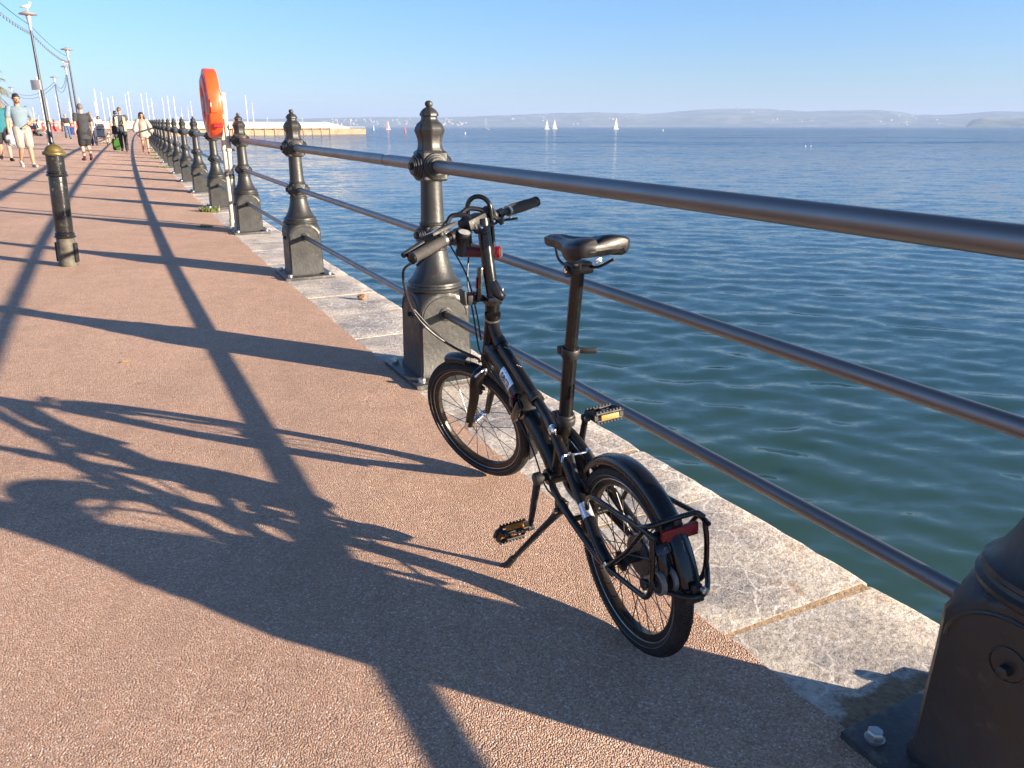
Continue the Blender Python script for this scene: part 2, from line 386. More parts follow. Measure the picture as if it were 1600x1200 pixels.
# ------------------------------------------------------------------ sea
def sea():
    rng = np.random.default_rng(3)
    r = [1.2]
    while r[-1] < 4: r.append(r[-1] * 1.03)
    while r[-1] < 120: r.append(r[-1] * 1.0032)
    while r[-1] < 400: r.append(r[-1] * 1.012)
    while r[-1] < 8000: r.append(r[-1] * 1.06)
    r = np.array(r); az = np.radians(np.concatenate([np.arange(-180, -52, 4), np.arange(-52, 84, .15), np.arange(84, 180.1, 4)]))
    az[-1] = np.pi
    rr, aa = np.meshgrid(r, az, indexing='ij'); X = rr * np.sin(aa); Y = rr * np.cos(aa)
    Z = np.zeros_like(X)
    n = 110; lam = np.exp(rng.uniform(np.log(.17), np.log(1.5), n)); th = rng.normal(np.radians(-101), np.radians(36), n)
    th += np.pi * (rng.random(n) < .25)
    k = 2 * np.pi / lam; st = .0172 * (lam / .8) ** -.12
    ph = rng.uniform(0, 2 * np.pi, n)
    cell = rr * np.radians(.15) + rr * .0032
    patch = .9 + .12 * np.sin(X * .11 + 1.3 * np.sin(Y * .07)) * np.sin(Y * .09 + np.sin(X * .05))
    for i in range(n):
        q = k[i] * (X * np.cos(th[i]) + Y * np.sin(th[i])) + ph[i]
        fade = np.clip((lam[i] / cell - 4) / 4, 0, 1)
        Z += fade * st[i] / k[i] * np.sin(q)
    Z *= patch
    Z += -2.9
    nr, na = X.shape
    me = bpy.data.meshes.new('sea'); me.vertices.add(nr * na)
    me.vertices.foreach_set("co", np.stack([X, Y, Z], -1).reshape(-1).astype(np.float32))
    i, j = np.meshgrid(np.arange(nr - 1), np.arange(na - 1), indexing='ij'); a = (i * na + j).ravel()
    q = np.stack([a, a + 1, a + na + 1, a + na], -1)
    nq = len(q); me.loops.add(nq * 4); me.polygons.add(nq)
    me.loops.foreach_set("vertex_index", q.reshape(-1).astype(np.int32))
    me.polygons.foreach_set("loop_start", np.arange(0, nq * 4, 4, dtype=np.int32))
    me.update(); me.validate(); me.shade_smooth()
    m = new_mat('sea_water', (.010, .040, .046), .06, 0, .5); t = NT(m); p = t.pos()
    t.b.inputs["IOR"].default_value = 1.333
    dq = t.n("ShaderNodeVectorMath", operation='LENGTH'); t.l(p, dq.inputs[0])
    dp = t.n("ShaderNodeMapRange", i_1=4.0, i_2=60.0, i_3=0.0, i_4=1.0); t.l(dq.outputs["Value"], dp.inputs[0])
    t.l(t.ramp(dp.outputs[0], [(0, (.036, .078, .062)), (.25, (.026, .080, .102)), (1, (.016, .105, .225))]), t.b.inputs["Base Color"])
    dn = t.n("ShaderNodeVectorMath", operation='LENGTH'); t.l(p, dn.inputs[0])
    far = t.n("ShaderNodeMapRange", i_1=25.0, i_2=220.0, i_3=.62, i_4=2.3); t.l(dn.outputs["Value"], far.inputs[0])
    tot = None
    for sc, amp, sx in ((2.6, .26, .42), (.9, .30, .38), (6.0, .30, .5), (15.0, .20, .6), (.22, .22, .4), (.05, .28, .3), (.018, .16, .3)):
        c = t.noise(t.scalev(p, sx, 1, 1), sc, 2, .5, 1)
        v = t.n("ShaderNodeVectorMath", operation='SUBTRACT'); t.l(c, v.inputs[0]); v.inputs[1].default_value = (.5, .5, .5)
        v2 = t.scalev(v.outputs[0], amp * .7, amp, 0)
        if sc < .5:      # broad gust patches belong to the open bay, not to the sheltered water by the wall
            gm = t.n("ShaderNodeMapRange", i_1=30.0, i_2=220.0, i_3=0.0, i_4=1.0); t.l(dn.outputs["Value"], gm.inputs[0])
            gs = t.n("ShaderNodeVectorMath", operation='SCALE'); t.l(v2, gs.inputs[0]); t.l(gm.outputs[0], gs.inputs[3]); v2 = gs.outputs[0]
        if tot is None: tot = v2
        else:
            ad = t.n("ShaderNodeVectorMath", operation='ADD'); t.l(tot, ad.inputs[0]); t.l(v2, ad.inputs[1]); tot = ad.outputs[0]
    sl = t.n("ShaderNodeVectorMath", operation='SCALE'); t.l(tot, sl.inputs[0]); t.l(far.outputs[0], sl.inputs[3])
    ge = t.n("ShaderNodeNewGeometry"); ad = t.n("ShaderNodeVectorMath", operation='ADD'); t.l(ge.outputs["Normal"], ad.inputs[0]); t.l(sl.outputs[0], ad.inputs[1])
    nm = t.n("ShaderNodeVectorMath", operation='NORMALIZE'); t.l(ad.outputs[0], nm.inputs[0]); t.l(nm.outputs[0], t.b.inputs["Normal"])
    # light welling up out of murky water does not follow the ripples: level diffuse body under a rippled Fresnel surface
    df = t.n("ShaderNodeBsdfDiffuse"); gl = t.n("ShaderNodeBsdfGlossy"); fr = t.n("ShaderNodeFresnel"); fr.inputs["IOR"].default_value = 1.333; mx = t.n("ShaderNodeMixShader")
    gl.inputs["Roughness"].default_value = .06
    up = t.n("ShaderNodeCombineXYZ"); up.inputs[2].default_value = 1.0; t.l(up.outputs[0], df.inputs["Normal"])
    t.l(t.b.inputs["Base Color"].links[0].from_socket, df.inputs["Color"]); t.l(nm.outputs[0], gl.inputs["Normal"]); t.l(nm.outputs[0], fr.inputs["Normal"])
    t.l(fr.outputs[0], mx.inputs[0]); t.l(df.outputs[0], mx.inputs[1]); t.l(gl.outputs[0], mx.inputs[2])
    mo = [q for q in m.node_tree.nodes if q.type == 'OUTPUT_MATERIAL'][0]; t.l(mx.outputs[0], mo.inputs["Surface"]); m.node_tree.nodes.remove(t.b)
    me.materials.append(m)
    o = bpy.data.objects.new('sea', me); C.objects.link(o); tag(o, kind='structure')
sea()

# ------------------------------------------------------------------ far hills
def hill_mat(name, c0, c1, c2):
    m = new_mat(name, rough=.95, spec=.1); t = NT(m); p = t.pos()
    f = t.vor(t.scalev(p, 1, 1, 2), .006); s_ = t.n("ShaderNodeSeparateColor"); t.l(f, s_.inputs[0])
    c = t.ramp(s_.outputs[0], [(.0, c0), (.45, c1), (.9, c2)])
    wds = t.ramp(t.noise(p, .008, 5, .65), [(.45, (0, 0, 0)), (.58, (1, 1, 1))])
    c = t.mix(wds, c, (.09, .11, .07)); t.l(c, t.b.inputs["Base Color"]); return m
M['hill'] = hill_mat('hill_fields', (.13, .16, .09), (.20, .22, .13), (.27, .25, .16))
def hills(name, prof, d0, depth, seed):
    # prof: (azimuth in degrees, crest height in metres); a ridge running round the bay
    rg = random.Random(seed); A0, A1 = prof[0][0], prof[-1][0]; n = 160; vs, fs = [], []
    cols = [(0, 0), (.06, .10), (.18, .30), (.36, .62), (.52, .88), (.66, 1.0), (.85, .9), (1.15, .5), (1.5, 0)]
    for i in range(n + 1):
        a = A0 + (A1 - A0) * i / n; H = float(np.interp(a, [q[0] for q in prof], [q[1] for q in prof]))
        for j, (f, g) in enumerate(cols):
            d = d0 + depth * f + (0 if j else rg.uniform(-40, 40)); z = -3.4 + (H + 3.4) * g * (1 + rg.uniform(-.03, .03) * (0 < j < 8))
            vs.append((d * math.sin(R(a)), d * math.cos(R(a)), z))
    k = len(cols)
    for i in range(n):
        for j in range(k - 1): fs.append((i * k + j, i * k + j + 1, (i + 1) * k + j + 1, (i + 1) * k + j))
    tag(MB().add(vs, fs).build(name, M['hill'], smooth=60), kind='structure')
def px_az(x): return math.degrees(math.atan2(x - 800, 1202 / math.cos(R(18.535))))
def crest(x, y, D):  # crest height that stands y pixels (in the 1600 wide picture) from the sea line at that distance
    return 1.25 + (197.6 - y) / 1202.0 * D * math.cos(R(px_az(x))) * .96
prof = [(-300, 188), (0, 188), (300, 188), (480, 186.5), (600, 184), (690, 185), (745, 183), (800, 181.5), (860, 179), (935, 177), (965, 178.6), (1020, 179.5), (1050, 177), (1095, 173.5),
        (1130, 171.5), (1190, 172.5), (1240, 175.5), (1290, 175.5), (1345, 174), (1400, 176), (1425, 181), (1460, 181.5), (1500, 179.5), (1530, 177), (1565, 176), (1600, 177), (1800, 179), (2200, 176), (2800, 188)]
hills('hills', [(px_az(x), crest(x, y, 5600)) for x, y in prof], 4700, 1400, 5)
hills('near_headland', [(px_az(x), crest(x, y, 3900) if y < 197 else -3) for x, y in [(1508, 198), (1516, 189), (1532, 186), (1560, 187.5), (1600, 186), (1700, 186), (1900, 184), (2300, 188)]], 3500, 550, 8)

# ------------------------------------------------------------------ haze
def haze():
    mb = MB(); mb.box((0, 0, 66.0), (17000, 17000, 146.0))
    m = bpy.data.materials.new('haze_air'); m.use_nodes = True; t = m.node_tree; t.nodes.clear()
    o_ = t.nodes.new("ShaderNodeOutputMaterial"); v = t.nodes.new("ShaderNodeVolumePrincipled")
    v.inputs["Color"].default_value = (.40, .54, .82, 1); v.inputs["Density"].default_value = 2.1e-4; v.inputs["Anisotropy"].default_value = 0.0
    t.links.new(v.outputs[0], o_.inputs["Volume"])
    o = mb.build('haze', m, smooth=0); tag(o, kind='stuff', label='pale sea haze lying over the bay and far shore', cat='haze')
haze()

# ------------------------------------------------------------------ railing
RZ = [.345, .73, 1.065]; RR = [.0195, .0205, .0315]
def post_mesh():
    mb = MB(); n = 72
    L = []   # (z, rev radius, square half width or None, octagon?)
    L += [(.026, .30, .147, 0), (.045, .30, .147, 0), (.06, .30, .141, 0), (.20, .30, .139, 0), (.30, .25, .137, 0)]
    for z, r in ((.33, .212), (.36, .200), (.385, .187), (.41, .172), (.43, .159), (.445, .148)): L.append((z, r, .137, 0))
    L += [(z, r, None, 0) for z, r in ((.452, .138), (.458, .144), (.468, .145), (.474, .136), (.482, .133), (.487, .137), (.496, .135), (.502, .125),
          (.52, .112), (.55, .097), (.59, .082), (.63, .073), (.655, .070), (.66, .074), (.668, .074), (.674, .068), (.682, .066))]
    L += [(.684, .075, .055, 0), (.70, .075, .057, 0), (.755, .075, .057, 0), (.772, .075, .055, 0)]
    L += [(z, r, None, 0) for z, r in ((.775, .062), (.782, .066), (.790, .066), (.796, .060), (.82, .058), (.90, .0555), (.96, .0535), (.992, .053))]
    L += [(.994, .086, .058, 0), (1.004, .088, .066, 0), (1.126, .088, .066, 0), (1.136, .085, .058, 0)]
    L += [(z, r, None, 1) for z, r in ((1.138, .066), (1.15, .061), (1.168, .0585), (1.19, .060), (1.21, .066), (1.225, .072), (1.232, .0735), (1.238, .070), (1.245, .069), (1.25, .065), (1.258, .062), (1.263, .057), (1.272, .045), (1.280, .0395), (1.290, .038), (1.296, .0405))]
    L += [(z, r, None, 1) for z, r in ((1.298, .046), (1.304, .0455), (1.314, .041), (1.326, .031), (1.334, .019), (1.337, .012))]
    L += [(z, r, None, 0) for z, r in ((1.339, .014), (1.345, .0185), (1.352, .0195), (1.359, .017), (1.365, .009), (1.3665, .001))]
    rings = []
    for z, r, sq, oc in L:
        ring = []
        for j in range(n):
            a = 2 * math.pi * (j + .5) / n; q = r
            if sq: q = min(r, sq / max(abs(math.cos(a)), abs(math.sin(a))))
            if oc:
                b = (a + R(14)) % R(45) - R(22.5); q = r * math.cos(R(22.5)) / math.cos(b) * 1.03
            ring.append(Vector((q * math.cos(a), q * math.sin(a), z)))
        rings.append(ring)
    mb.ring_loft(rings)
    ros = [(.060, 0), (.060, .008), (.056, .012), (.052, .0125), (.052, .018), (.047, .021), (.043, .0212), (.043, .028), (.038, .030), (.038, .034), (.001, .034)]
    for z, sc, base in ((1.065, 1.06, .064), (.73, .86, .055)):
        for d in ((1, 0, 0), (-1, 0, 0), (0, 1, 0), (0, -1, 0)):
            dv = V(d); mb.lathe([(r * sc, h * sc) for r, h in ros], dv * base + V(0, 0, z), d, 32)
        for d in ((0, 1, 0), (0, -1, 0)):
            mb.lathe([(.020, 0), (.020, .012), (.014, .016), (.001, .016)], V(d) * (base + .033 * sc) + V(0, 0, z), d, 6)
    for d in ((1, 0, 0), (-1, 0, 0)):
        mb.lathe([(.036, -.004), (.036, .004), (.030, .007), (.029, .004), (.0215, .004), (.0215, .03), (.001, .03)], V(d) * .1365 + V(0, 0, .345), d, 24)
    for d in ((0, 1, 0), (0, -1, 0)):
        mb.lathe([(.034, -.002), (.034, .003), (.031, .004), (.030, .002), (.001, .002)], V(d) * .1365 + V(0, 0, .345), d, 24)
        mb.lathe([(.012, 0), (.012, .016), (.008, .018), (.001, .018)], V(d) * .139 + V(0, 0, .335), d, 6)
    # arched raised border on the four shoulders
    for d, t in (((1, 0, 0), (0, 1, 0)), ((-1, 0, 0), (0, 1, 0)), ((0, 1, 0), (1, 0, 0)), ((0, -1, 0), (1, 0, 0))):
        dv, tv = V(d), V(t)
        mb.tube([dv * .137 + tv * (.118 * math.cos(R(a))) + V(0, 0, .335 + .098 * math.sin(R(a))) for a in range(0, 181, 12)], .0045, 6)
    return mb
NUTS = [(.20, .165), (.20, -.165), (-.20, .165), (-.20, -.165)]
def post_proto():
    p = post_mesh().build('post', M['iron'], None, smooth=32)
    pl = MB().box((0, 0, .013), (.50, .42, .026), None, .004).build('base_plate', M['plate'], p)
    for x, y in NUTS:
        b = MB().lathe([(.021, .026), (.021, .030), (.0135, .030)], (x, y, 0), n=20)
        b.lathe([(.0185, .030), (.0185, .044), (.0150, .048), (.001, .0485)], (x, y, 0), n=6)
        b.build('nut', M['nut'], p)
    return p
rail_root = empty('promenade_railing', PT(0, 0, 0))
tag(rail_root, 'black cast iron railing with steel rails along the edge of the promenade', 'railing')
ro = Vector(rail_root.location)
def place_post(k, P, ang, src):
    p = src.copy(); C.objects.link(p)
    if k <= 13:
        for ch in src.children: c = ch.copy(); C.objects.link(c); c.parent = p
    p.parent = rail_root; p.location = P - ro; p.rotation_euler = (0, 0, ang); return p
pp = post_proto(); posts = []; NP = 42
for k in range(-2, NP):
    s = k * 3.1 if k != -1 else -3.06; x, y, a = path(s); P = Vector((x, y, zst(s, 0))) if k != -1 else PT(s, .025, zst(s, 0)); posts.append(P)
    ang = math.pi / 2 - a + (R(rnd.uniform(-1, 1)) if k > 0 else 0)
    if k == -2:
        pp.parent = rail_root; pp.location = P - ro; pp.rotation_euler = (0, 0, ang); src = pp
    else: place_post(k, P, ang, pp)
# the railing turns inland at the far end
x, y, a = path((NP - 1) * 3.1); e = posts[-1]; cross = [e]
for k in range(1, 5):
    P = e + Vector((-math.cos(a + .12), math.sin(a + .12) * .9, .02)) * 3.1 * k; cross.append(P); place_post(99, P, math.pi - a, pp)
for nm, z, r in zip(('bottom_rail', 'middle_rail', 'top_rail'), RZ, RR):
    mb = MB(); pts = []
    for P, Q in zip(posts[:-1], posts[1:]):
        n = 6 if (P - posts[2]).length < 30 else 1
        for i in range(n): pts.append(P.lerp(Q, i / n) + V(0, 0, z) - ro)
    pts.append(posts[-1] + V(0, 0, z) - ro)
    mb.tube(pts, r, 20); mb.tube([p + V(0, 0, z) - ro for p in cross], r, 8)
    # sleeved pipe joints
    for i, f in ((2, .22), (4, .6), (6, .3)):
        if nm == 'top_rail':
            P = posts[i].lerp(posts[i + 1], f) + V(0, 0, z) - ro; d = (posts[i + 1] - posts[i]).normalized()
            mb.tube([P - d * .008, P + d * .008], r + .0018, 20)
    mb.build(nm, M['rail'], rail_root)

# ------------------------------------------------------------------ folding bicycle
PHI, LEAN = -.40381, -.0698
bd = Vector((math.sin(PHI), math.cos(PHI), 0)); bn0 = Vector((math.cos(PHI), -math.sin(PHI), 0))
bup = Vector((0, 0, 1)) * math.cos(LEAN) + bn0 * math.sin(LEAN); bnr = bd.cross(bup)
BM = Matrix.Identity(4)
for i, v in enumerate((bd, -bnr, bup)): BM[0][i], BM[1][i], BM[2][i] = v
BM.translation = (.30869, 1.66163, .006)
bike = empty('folding_bicycle', mtx=BM)
tag(bike, 'black folding bicycle on its kickstand beside the railing, saddle and handlebar raised', 'bicycle')
def B(u, w, z): return Vector((u, -w, z))          # along, right, up
SA0 = B(.832, 0, .678); SAX = (B(.832, 0, .678) - B(1.015, 0, .24)).normalized()
STEER = R(28.5)
SQ = Quaternion(SAX, STEER)
def ST(u, w, z): return SA0 + SQ @ (B(u, w, z) - SA0)
def sdir(u, w, z): return SQ @ B(u, w, z)
M['band'] = mat('tyre_band', (.07, .068, .065), .4, 0, .3, 30)
def wheel(F, Dr, name, hubw, rear):
    """F maps (u,w,z) relative to the axle to bike space."""
    c = F(0, 0, 0); ax = (F(0, 1, 0) - c).normalized(); ex = (F(1, 0, 0) - c).normalized(); ez = (F(0, 0, 1) - c).normalized()
    def ringpts(r, wo, n=72): return [c + ax * wo + ex * (r * math.cos(2 * math.pi * i / n)) + ez * (r * math.sin(2 * math.pi * i / n)) for i in range(n)]
    def spun(prof, n=96):
        mb = MB(); rings = []
        for i in range(n):
            a = 2 * math.pi * i / n; e = ex * math.cos(a) + ez * math.sin(a)
            rings.append([c + e * r + ax * wo for r, wo in prof])
        return mb.ring_loft(rings, closed=True)
    root = spun([(.2005, -.012), (.2005, .012), (.189, .0115), (.184, .009), (.182, 0), (.184, -.009), (.189, -.0115)]).build('wheel', M['rim'], bike)
    ty = MB()
    tp = []
    for k in range(20):
        a = 2 * math.pi * k / 20; rr = .2185 + .0205 * math.cos(a); ww = .0215 * math.sin(a)
        if rr > .2005 - .001: tp.append((rr, ww))
        else: tp.append((.2015, max(-.0125, min(.0125, ww))))
    ty = spun(tp)
    n = 150
    for i in range(n):           # tread blocks
        a = 2 * math.pi * i / n; e = ex * math.cos(a) + ez * math.sin(a); tg = -ex * math.sin(a) + ez * math.cos(a)
        for b in (-52, -26, 0, 26, 52):
            bb = R(b); rr = .2185 + .0200 * math.cos(bb); ww = .0208 * math.sin(bb); nn = e * math.cos(bb) + ax * math.sin(bb)
            p = c + e * rr + ax * ww + tg * (.0028 if (b // 26) % 2 else -.001) ; m = Matrix((tg, nn.cross(tg), nn)).transposed()
            ty.box(p, (.0042, .0070, .0034), m)
    ty.build('tyre', M['tyre'], root, smooth=30)
    MB().tube(ringpts(.2025, -.0135), .0016, 6, closed=True).tube(ringpts(.2025, .0135), .0016, 6, closed=True).build('rim_edge', M['alu'], root)
    MB().tube(ringpts(.213, -.0212), .0012, 5, closed=True).tube(ringpts(.213, .0212), .0012, 5, closed=True).build('reflective_band', M['band'], root)
    sp = MB(); ns = 28 if rear else 20; hr = .022 if rear else .017
    for i in range(ns):
        sgn = 1 if i % 2 else -1; a = 2 * math.pi * i / ns; h = a + (1.25 if (i // 2) % 2 else -1.25)
        p = c + ax * sgn * hubw + (ex * math.cos(h) + ez * math.sin(h)) * hr; q = c + (ex * math.cos(a) + ez * math.sin(a)) * .184
        sp.tube([p, q], .00125, 5)
    sp.build('spokes', M['wire'], root)
    hb = MB().lathe([(.006, -.05), (.006, -hubw - .006), (hr + .003, -hubw - .003), (hr + .003, -hubw + .002), (.013, -hubw + .008), (.013, hubw - .008), (hr + .003, hubw - .002), (hr + .003, hubw + .003), (.006, hubw + .006), (.006, .05)], c, ax, 20)
    hb.build('hub', M['chrome'] if not rear else M['bk_m'], root)
    # valve and a spoke reflector
    e = ex * math.cos(2.2) + ez * math.sin(2.2); MB().tube([c + e * .186, c + e * .150], .003, 8).build('valve', M['alu'], root)
    return root, c, ax
W_r, cr, axr = wheel(lambda u, w, z: B(u, w, z + .239), 0, 'rear', .028, True)
W_f, cf, axf = wheel(lambda u, w, z: ST(1.040 + u, w, z + .239), 0, 'front', .026, False)

# frame
fr = MB()
fr.tube([B(.832, 0, .678), B(.906, 0, .498)], [.0235, .0235], 20)
fr.tube([B(.8375, 0, .664), B(.8325, 0, .676)], .0265, 20).tube([B(.905, 0, .500), B(.899, 0, .515)], .0265, 20)
mt = bez([B(.875, 0, .545), B(.80, 0, .522), B(.715, 0, .492), B(.645, 0, .452)], 24)
fr.tube(mt, [.0265] * len(mt), 20, flat=1.22, flatdir=(0, 0, 1))
mt2 = bez([B(.572, 0, .408), B(.50, 0, .372), B(.445, 0, .335), B(.405, 0, .295)], 20)
fr.tube(mt2, [.027] * len(mt2), 20, flat=1.2, flatdir=(0, 0, 1))
tt = bez([B(.842, 0, .648), B(.80, 0, .600), B(.74, 0, .570), B(.64, 0, .532), B(.515, 0, .480)], 28)
fr.tube(tt, [.0185] * len(tt), 18)
fr.tube(bez([B(.515, 0, .480), B(.44, -.006, .458), B(.36, -.022, .438), B(.24, -.036, .372), B(.14, -.047, .312), B(.05, -.060, .262), B(.005, -.063, .245)], 36), [.0165] * 10 + [.014] * 32 if 0 else .0150, 14)
fr.tube(bez([B(.50, 0, .470), B(.42, .006, .452), B(.345, .022, .436), B(.24, .038, .375), B(.14, .050, .312), B(.005, .063, .245)], 30), .0140, 14)
fr.tube([B(.332, 0, .500), B(.352, 0, .44), B(.405, 0, .290)], [.0205, .0205, .0205], 18)
for sg in (-1, 1):
    fr.tube(bez([B(.395, sg * .026, .285), B(.34, sg * .040, .274), B(.24, sg * .052, .258), B(.08, sg * .060, .232), B(.01, sg * .062, .232)], 24), .0105, 12)
    fr.prism([B(.035, sg * .058, .262), B(-.012, sg * .058, .262), B(-.026, sg * .058, .232), B(-.012, sg * .058, .212), B(.03, sg * .058, .222)], B(0, sg * .007, 0))
fr.lathe([(.022, -.036), (.024, -.034), (.024, .034), (.022, .036)], B(.405, 0, .29), (0, 1, 0), 20)
fr.tube([B(.20, -.052, .262), B(.20, .052, .262)], .008, 10)      # chainstay bridge
fr.prism([B(.868, -.004, .58), B(.80, -.004, .575), B(.78, -.004, .54), B(.85, -.004, .535)], B(0, .008, 0))   # gusset web
fr.tube([B(.60, 0, .515), B(.60, 0, .45)], .012, 10).tube([B(.48, 0, .465), B(.45, 0, .37)], .012, 10)
frame_o = fr.build('frame', M['bk'], bike)
MB().tube([B(.54, 0, .490), B(.515, 0, .481)], .0215, 20).build('tube_collar', M['bk_m'], frame_o)
MB().tube([B(.797, 0, .598), B(.772, 0, .584)], .0215, 20).box(B(.787, -.026, .580), (.014, .012, .014), None, .003).build('tube_collar', M['bk_m'], frame_o)
MB().lathe([(.0225, 0), (.0245, .003), (.0245, .02), (.0225, .023)], B(.332, 0, .478), B(-.235, 0, .97), 20).build('seat_tube_collar', M['bk_m'], frame_o)
MB().ell(B(.357, -.030, .456), (.018, .010, .015), 14, 8).lathe([(.011, 0), (.011, .006), (.001, .008)], B(.352, -.036, .456), (0, 1, 0), 6).build('pivot_bolt', M['chrome'], frame_o)
# hinge in the middle of the main tube
hg = MB()
hm = Matrix.Rotation(R(33), 3, 'Y')
hg.box(B(.610, 0, .432), (.085, .060, .066), hm, .010)
hinge = hg.build('frame_hinge', M['bk'], frame_o)
MB().box(B(.585, -.040, .432), (.095, .018, .026), Matrix.Rotation(R(48), 3, 'Y'), .006).box(B(.615, -.036, .452), (.03, .02, .03), None, .005).build('hinge_lever', M['gloss'], frame_o)
MB().box(B(.622, -.036, .464), (.026, .012, .010), Matrix.Rotation(R(33), 3, 'Y'), .003).build('hinge_catch', M['red_acc'], frame_o)
# maker's badge with the lettering seen on the tube, and silver band on the stay
def wrap_label(name, cs, a0, a1, r, m, parent, flat=1.22, lift=.0006):
    mb = MB(); rings = []
    for p, d in cs:
        y = Vector((0, 0, 1)); y = (y - d * d.dot(y)).normalized(); x = y.cross(d)
        rings.append([p + (x * math.cos(R(a0 + (a1 - a0) * i / 10)) + y * math.sin(R(a0 + (a1 - a0) * i / 10)) * flat) * (r + lift) for i in range(11)])
    vs = [q for g in rings for q in g]; fs = [(i * 11 + j, i * 11 + j + 1, (i + 1) * 11 + j + 1, (i + 1) * 11 + j) for i in range(len(rings) - 1) for j in range(10)]
    return mb.add(vs, fs).build(name, m, parent, smooth=80)
def along(pts, f):
    i = min(int(f * (len(pts) - 1)), len(pts) - 2); q = f * (len(pts) - 1) - i
    return pts[i].lerp(pts[i + 1], q), (pts[i + 1] - pts[i]).normalized()
sgn = 1 if Vector((0, 0, 1)).cross(mt[5] - mt[4]).y > 0 else -1
A0, A1 = (-38, 58) if sgn > 0 else (218, 122)
lab = wrap_label('badge', [along(mt, f) for f in np.linspace(.56, .86, 11)], A0, A1, .0265, M['silver_lab'], frame_o)
cu = bpy.data.curves.new('lettering', 'FONT'); cu.body = "tern"; cu.size = .034; cu.align_x = 'CENTER'; cu.align_y = 'CENTER'; cu.offset = .0003
to = bpy.data.objects.new('t', cu); C.objects.link(to); bpy.context.view_layer.update()
tme = bpy.data.meshes.new_from_object(to.evaluated_get(bpy.context.evaluated_depsgraph_get())); bpy.data.objects.remove(to)
p0, d0 = along(mt, .66)
rd = -d0                                   # reading direction runs up the tube's front to back
for v in tme.vertices:
    x, y = v.co.x, v.co.y
    p, d = along(mt, max(.02, min(.98, .71 + x / .255)))
    yv = (Vector((0, 0, 1)) - d * d.z).normalized(); xv = yv.cross(d) * sgn
    a = R(20) + y / .0265 * .95
    v.co = p + (xv * math.cos(a) + yv * math.sin(a) * 1.22) * (.0265 + .0014)
tme.materials.append(M['ink']); to = bpy.data.objects.new('lettering', tme); C.objects.link(to); to.parent = frame_o
MB().tube([B(.158, -.0448, .3235), B(.122, -.0494, .3015)], .0157, 14).build('silver_band', M['silver_lab'], frame_o)
for f in (.30, .52):                      # small pale emblems on the upper tube
    p, d = along(tt, f + .22); mb = MB()
    for q in range(3): mb.box(p + B(0, -.004 + .004 * q, 0) + Vector((0, 0, .0188)) + d * (.005 * (q - 1)), (.011, .0022, .0012), Matrix.Rotation(R(24), 3, 'Y'))
    mb.build('emblem', M['white_ink'], frame_o)

# fork, front mudguard, brakes
fk = MB()
fk.tube([SA0 + SAX * -.185, SA0 + SAX * -.245], .0215, 18)
for sg in (-1, 1):
    pts = bez([ST(.925, sg * .018, .462), ST(.945, sg * .043, .442), ST(.975, sg * .050, .36), ST(1.012, sg * .052, .29), ST(1.038, sg * .052, .242)], 20)
    k = len(pts); fk.tube(pts, [.0225 - .0095 * i / (k - 1) for i in range(k)], 14, flat=.62, flatdir=sdir(0, 1, 0))
fk.tube([ST(.925, -.03, .455), ST(.925, .03, .455)], .018, 12)
fk.build('fork', M['bk'], bike)
MB().lathe([(.009, -.062), (.009, -.050)], cf, axf, 12).lathe([(.010, .046), (.011, .060), (.005, .066)], cf, axf, 12).tube([cf - axf * .066, cf - axf * .066 + sdir(-.02, 0, .03)], .005, 8).build('quick_release', M['chrome'], W_f)
def guard(F, a0, a1, r, wd, name, m):
    mb = MB(); rings = []; n = 40
    prof = [(-wd, -.012), (-wd * .98, -.004), (-wd * .8, .004), (-wd * .45, .008), (0, .0095), (wd * .45, .008), (wd * .8, .004), (wd * .98, -.004), (wd, -.012)]
    prof = prof + [(p[0] * .95, p[1] - .0025) for p in reversed(prof)]
    for i in range(n + 1):
        a = R(a0 + (a1 - a0) * i / n)
        rings.append([F((r + dz) * math.cos(a), wv, (r + dz) * math.sin(a)) for wv, dz in prof])
    return mb.ring_loft(rings).build(name, m, bike, smooth=50)
gf = guard(lambda u, w, z: ST(1.040 + u, w, .239 + z), 76, 99, .257, .0245, 'front_mudguard', M['gloss'])
MB().ring_loft([[ST(1.04 + (.255 + t) * math.cos(R(a)), w, .239 + (.255 + t) * math.sin(R(a))) for w, t in ((-.024, 0), (.024, 0), (.024, .003), (-.024, .003))] for a in range(120, 206, 5)]).build('guard_tail', M['gloss'], gf)
gr = guard(lambda u, w, z: B(u, w, .239 + z), 40, 168, .254, .0265, 'rear_mudguard', M['gloss'])
MB().box(B(-.258, 0, .292), (.006, .044, .034), Matrix.Rotation(R(6), 3, 'Y'), .002).build('mud_flap', M['bk_m'], gr)
def vbrake(F, name):
    mb = MB()
    for sg in (-1, 1):
        mb.tube(bez([F(.0, sg * .036, .0), F(.004, sg * .034, .045), F(.010, sg * .026, .098)], 10), [.0085] * 4 + [.006] * 30 if 0 else .0075, 10)
        mb.box(F(-.004, sg * .024, .020), (.055, .012, .012), None, .003)
        mb.lathe([(.010, -.008), (.010, .008)], F(0, sg * .036, 0), F(1, 0, 0) - F(0, 0, 0), 12)
    o = mb.build(name, M['bk_m'], bike)
    mb = MB().tube(bez([F(.010, .032, .098), F(.010, -.01, .1), F(.010, -.045, .104), F(-.002, -.062, .092)], 12), .0035, 8).tube([F(.01, -.028, .098), F(.01, .03, .098)], .0013, 6)
    for sg in (-1, 1): mb.lathe([(.006, -.006), (.006, .006), (.003, .008)], F(.014, sg * .026, .1), F(1, 0, 0) - F(0, 0, 0), 6).lathe([(.005, -.004), (.005, .004)], F(.013, sg * .036, 0), F(1, 0, 0) - F(0, 0, 0), 6)
    mb.build('brake_noodle', M['chrome'], o); return o
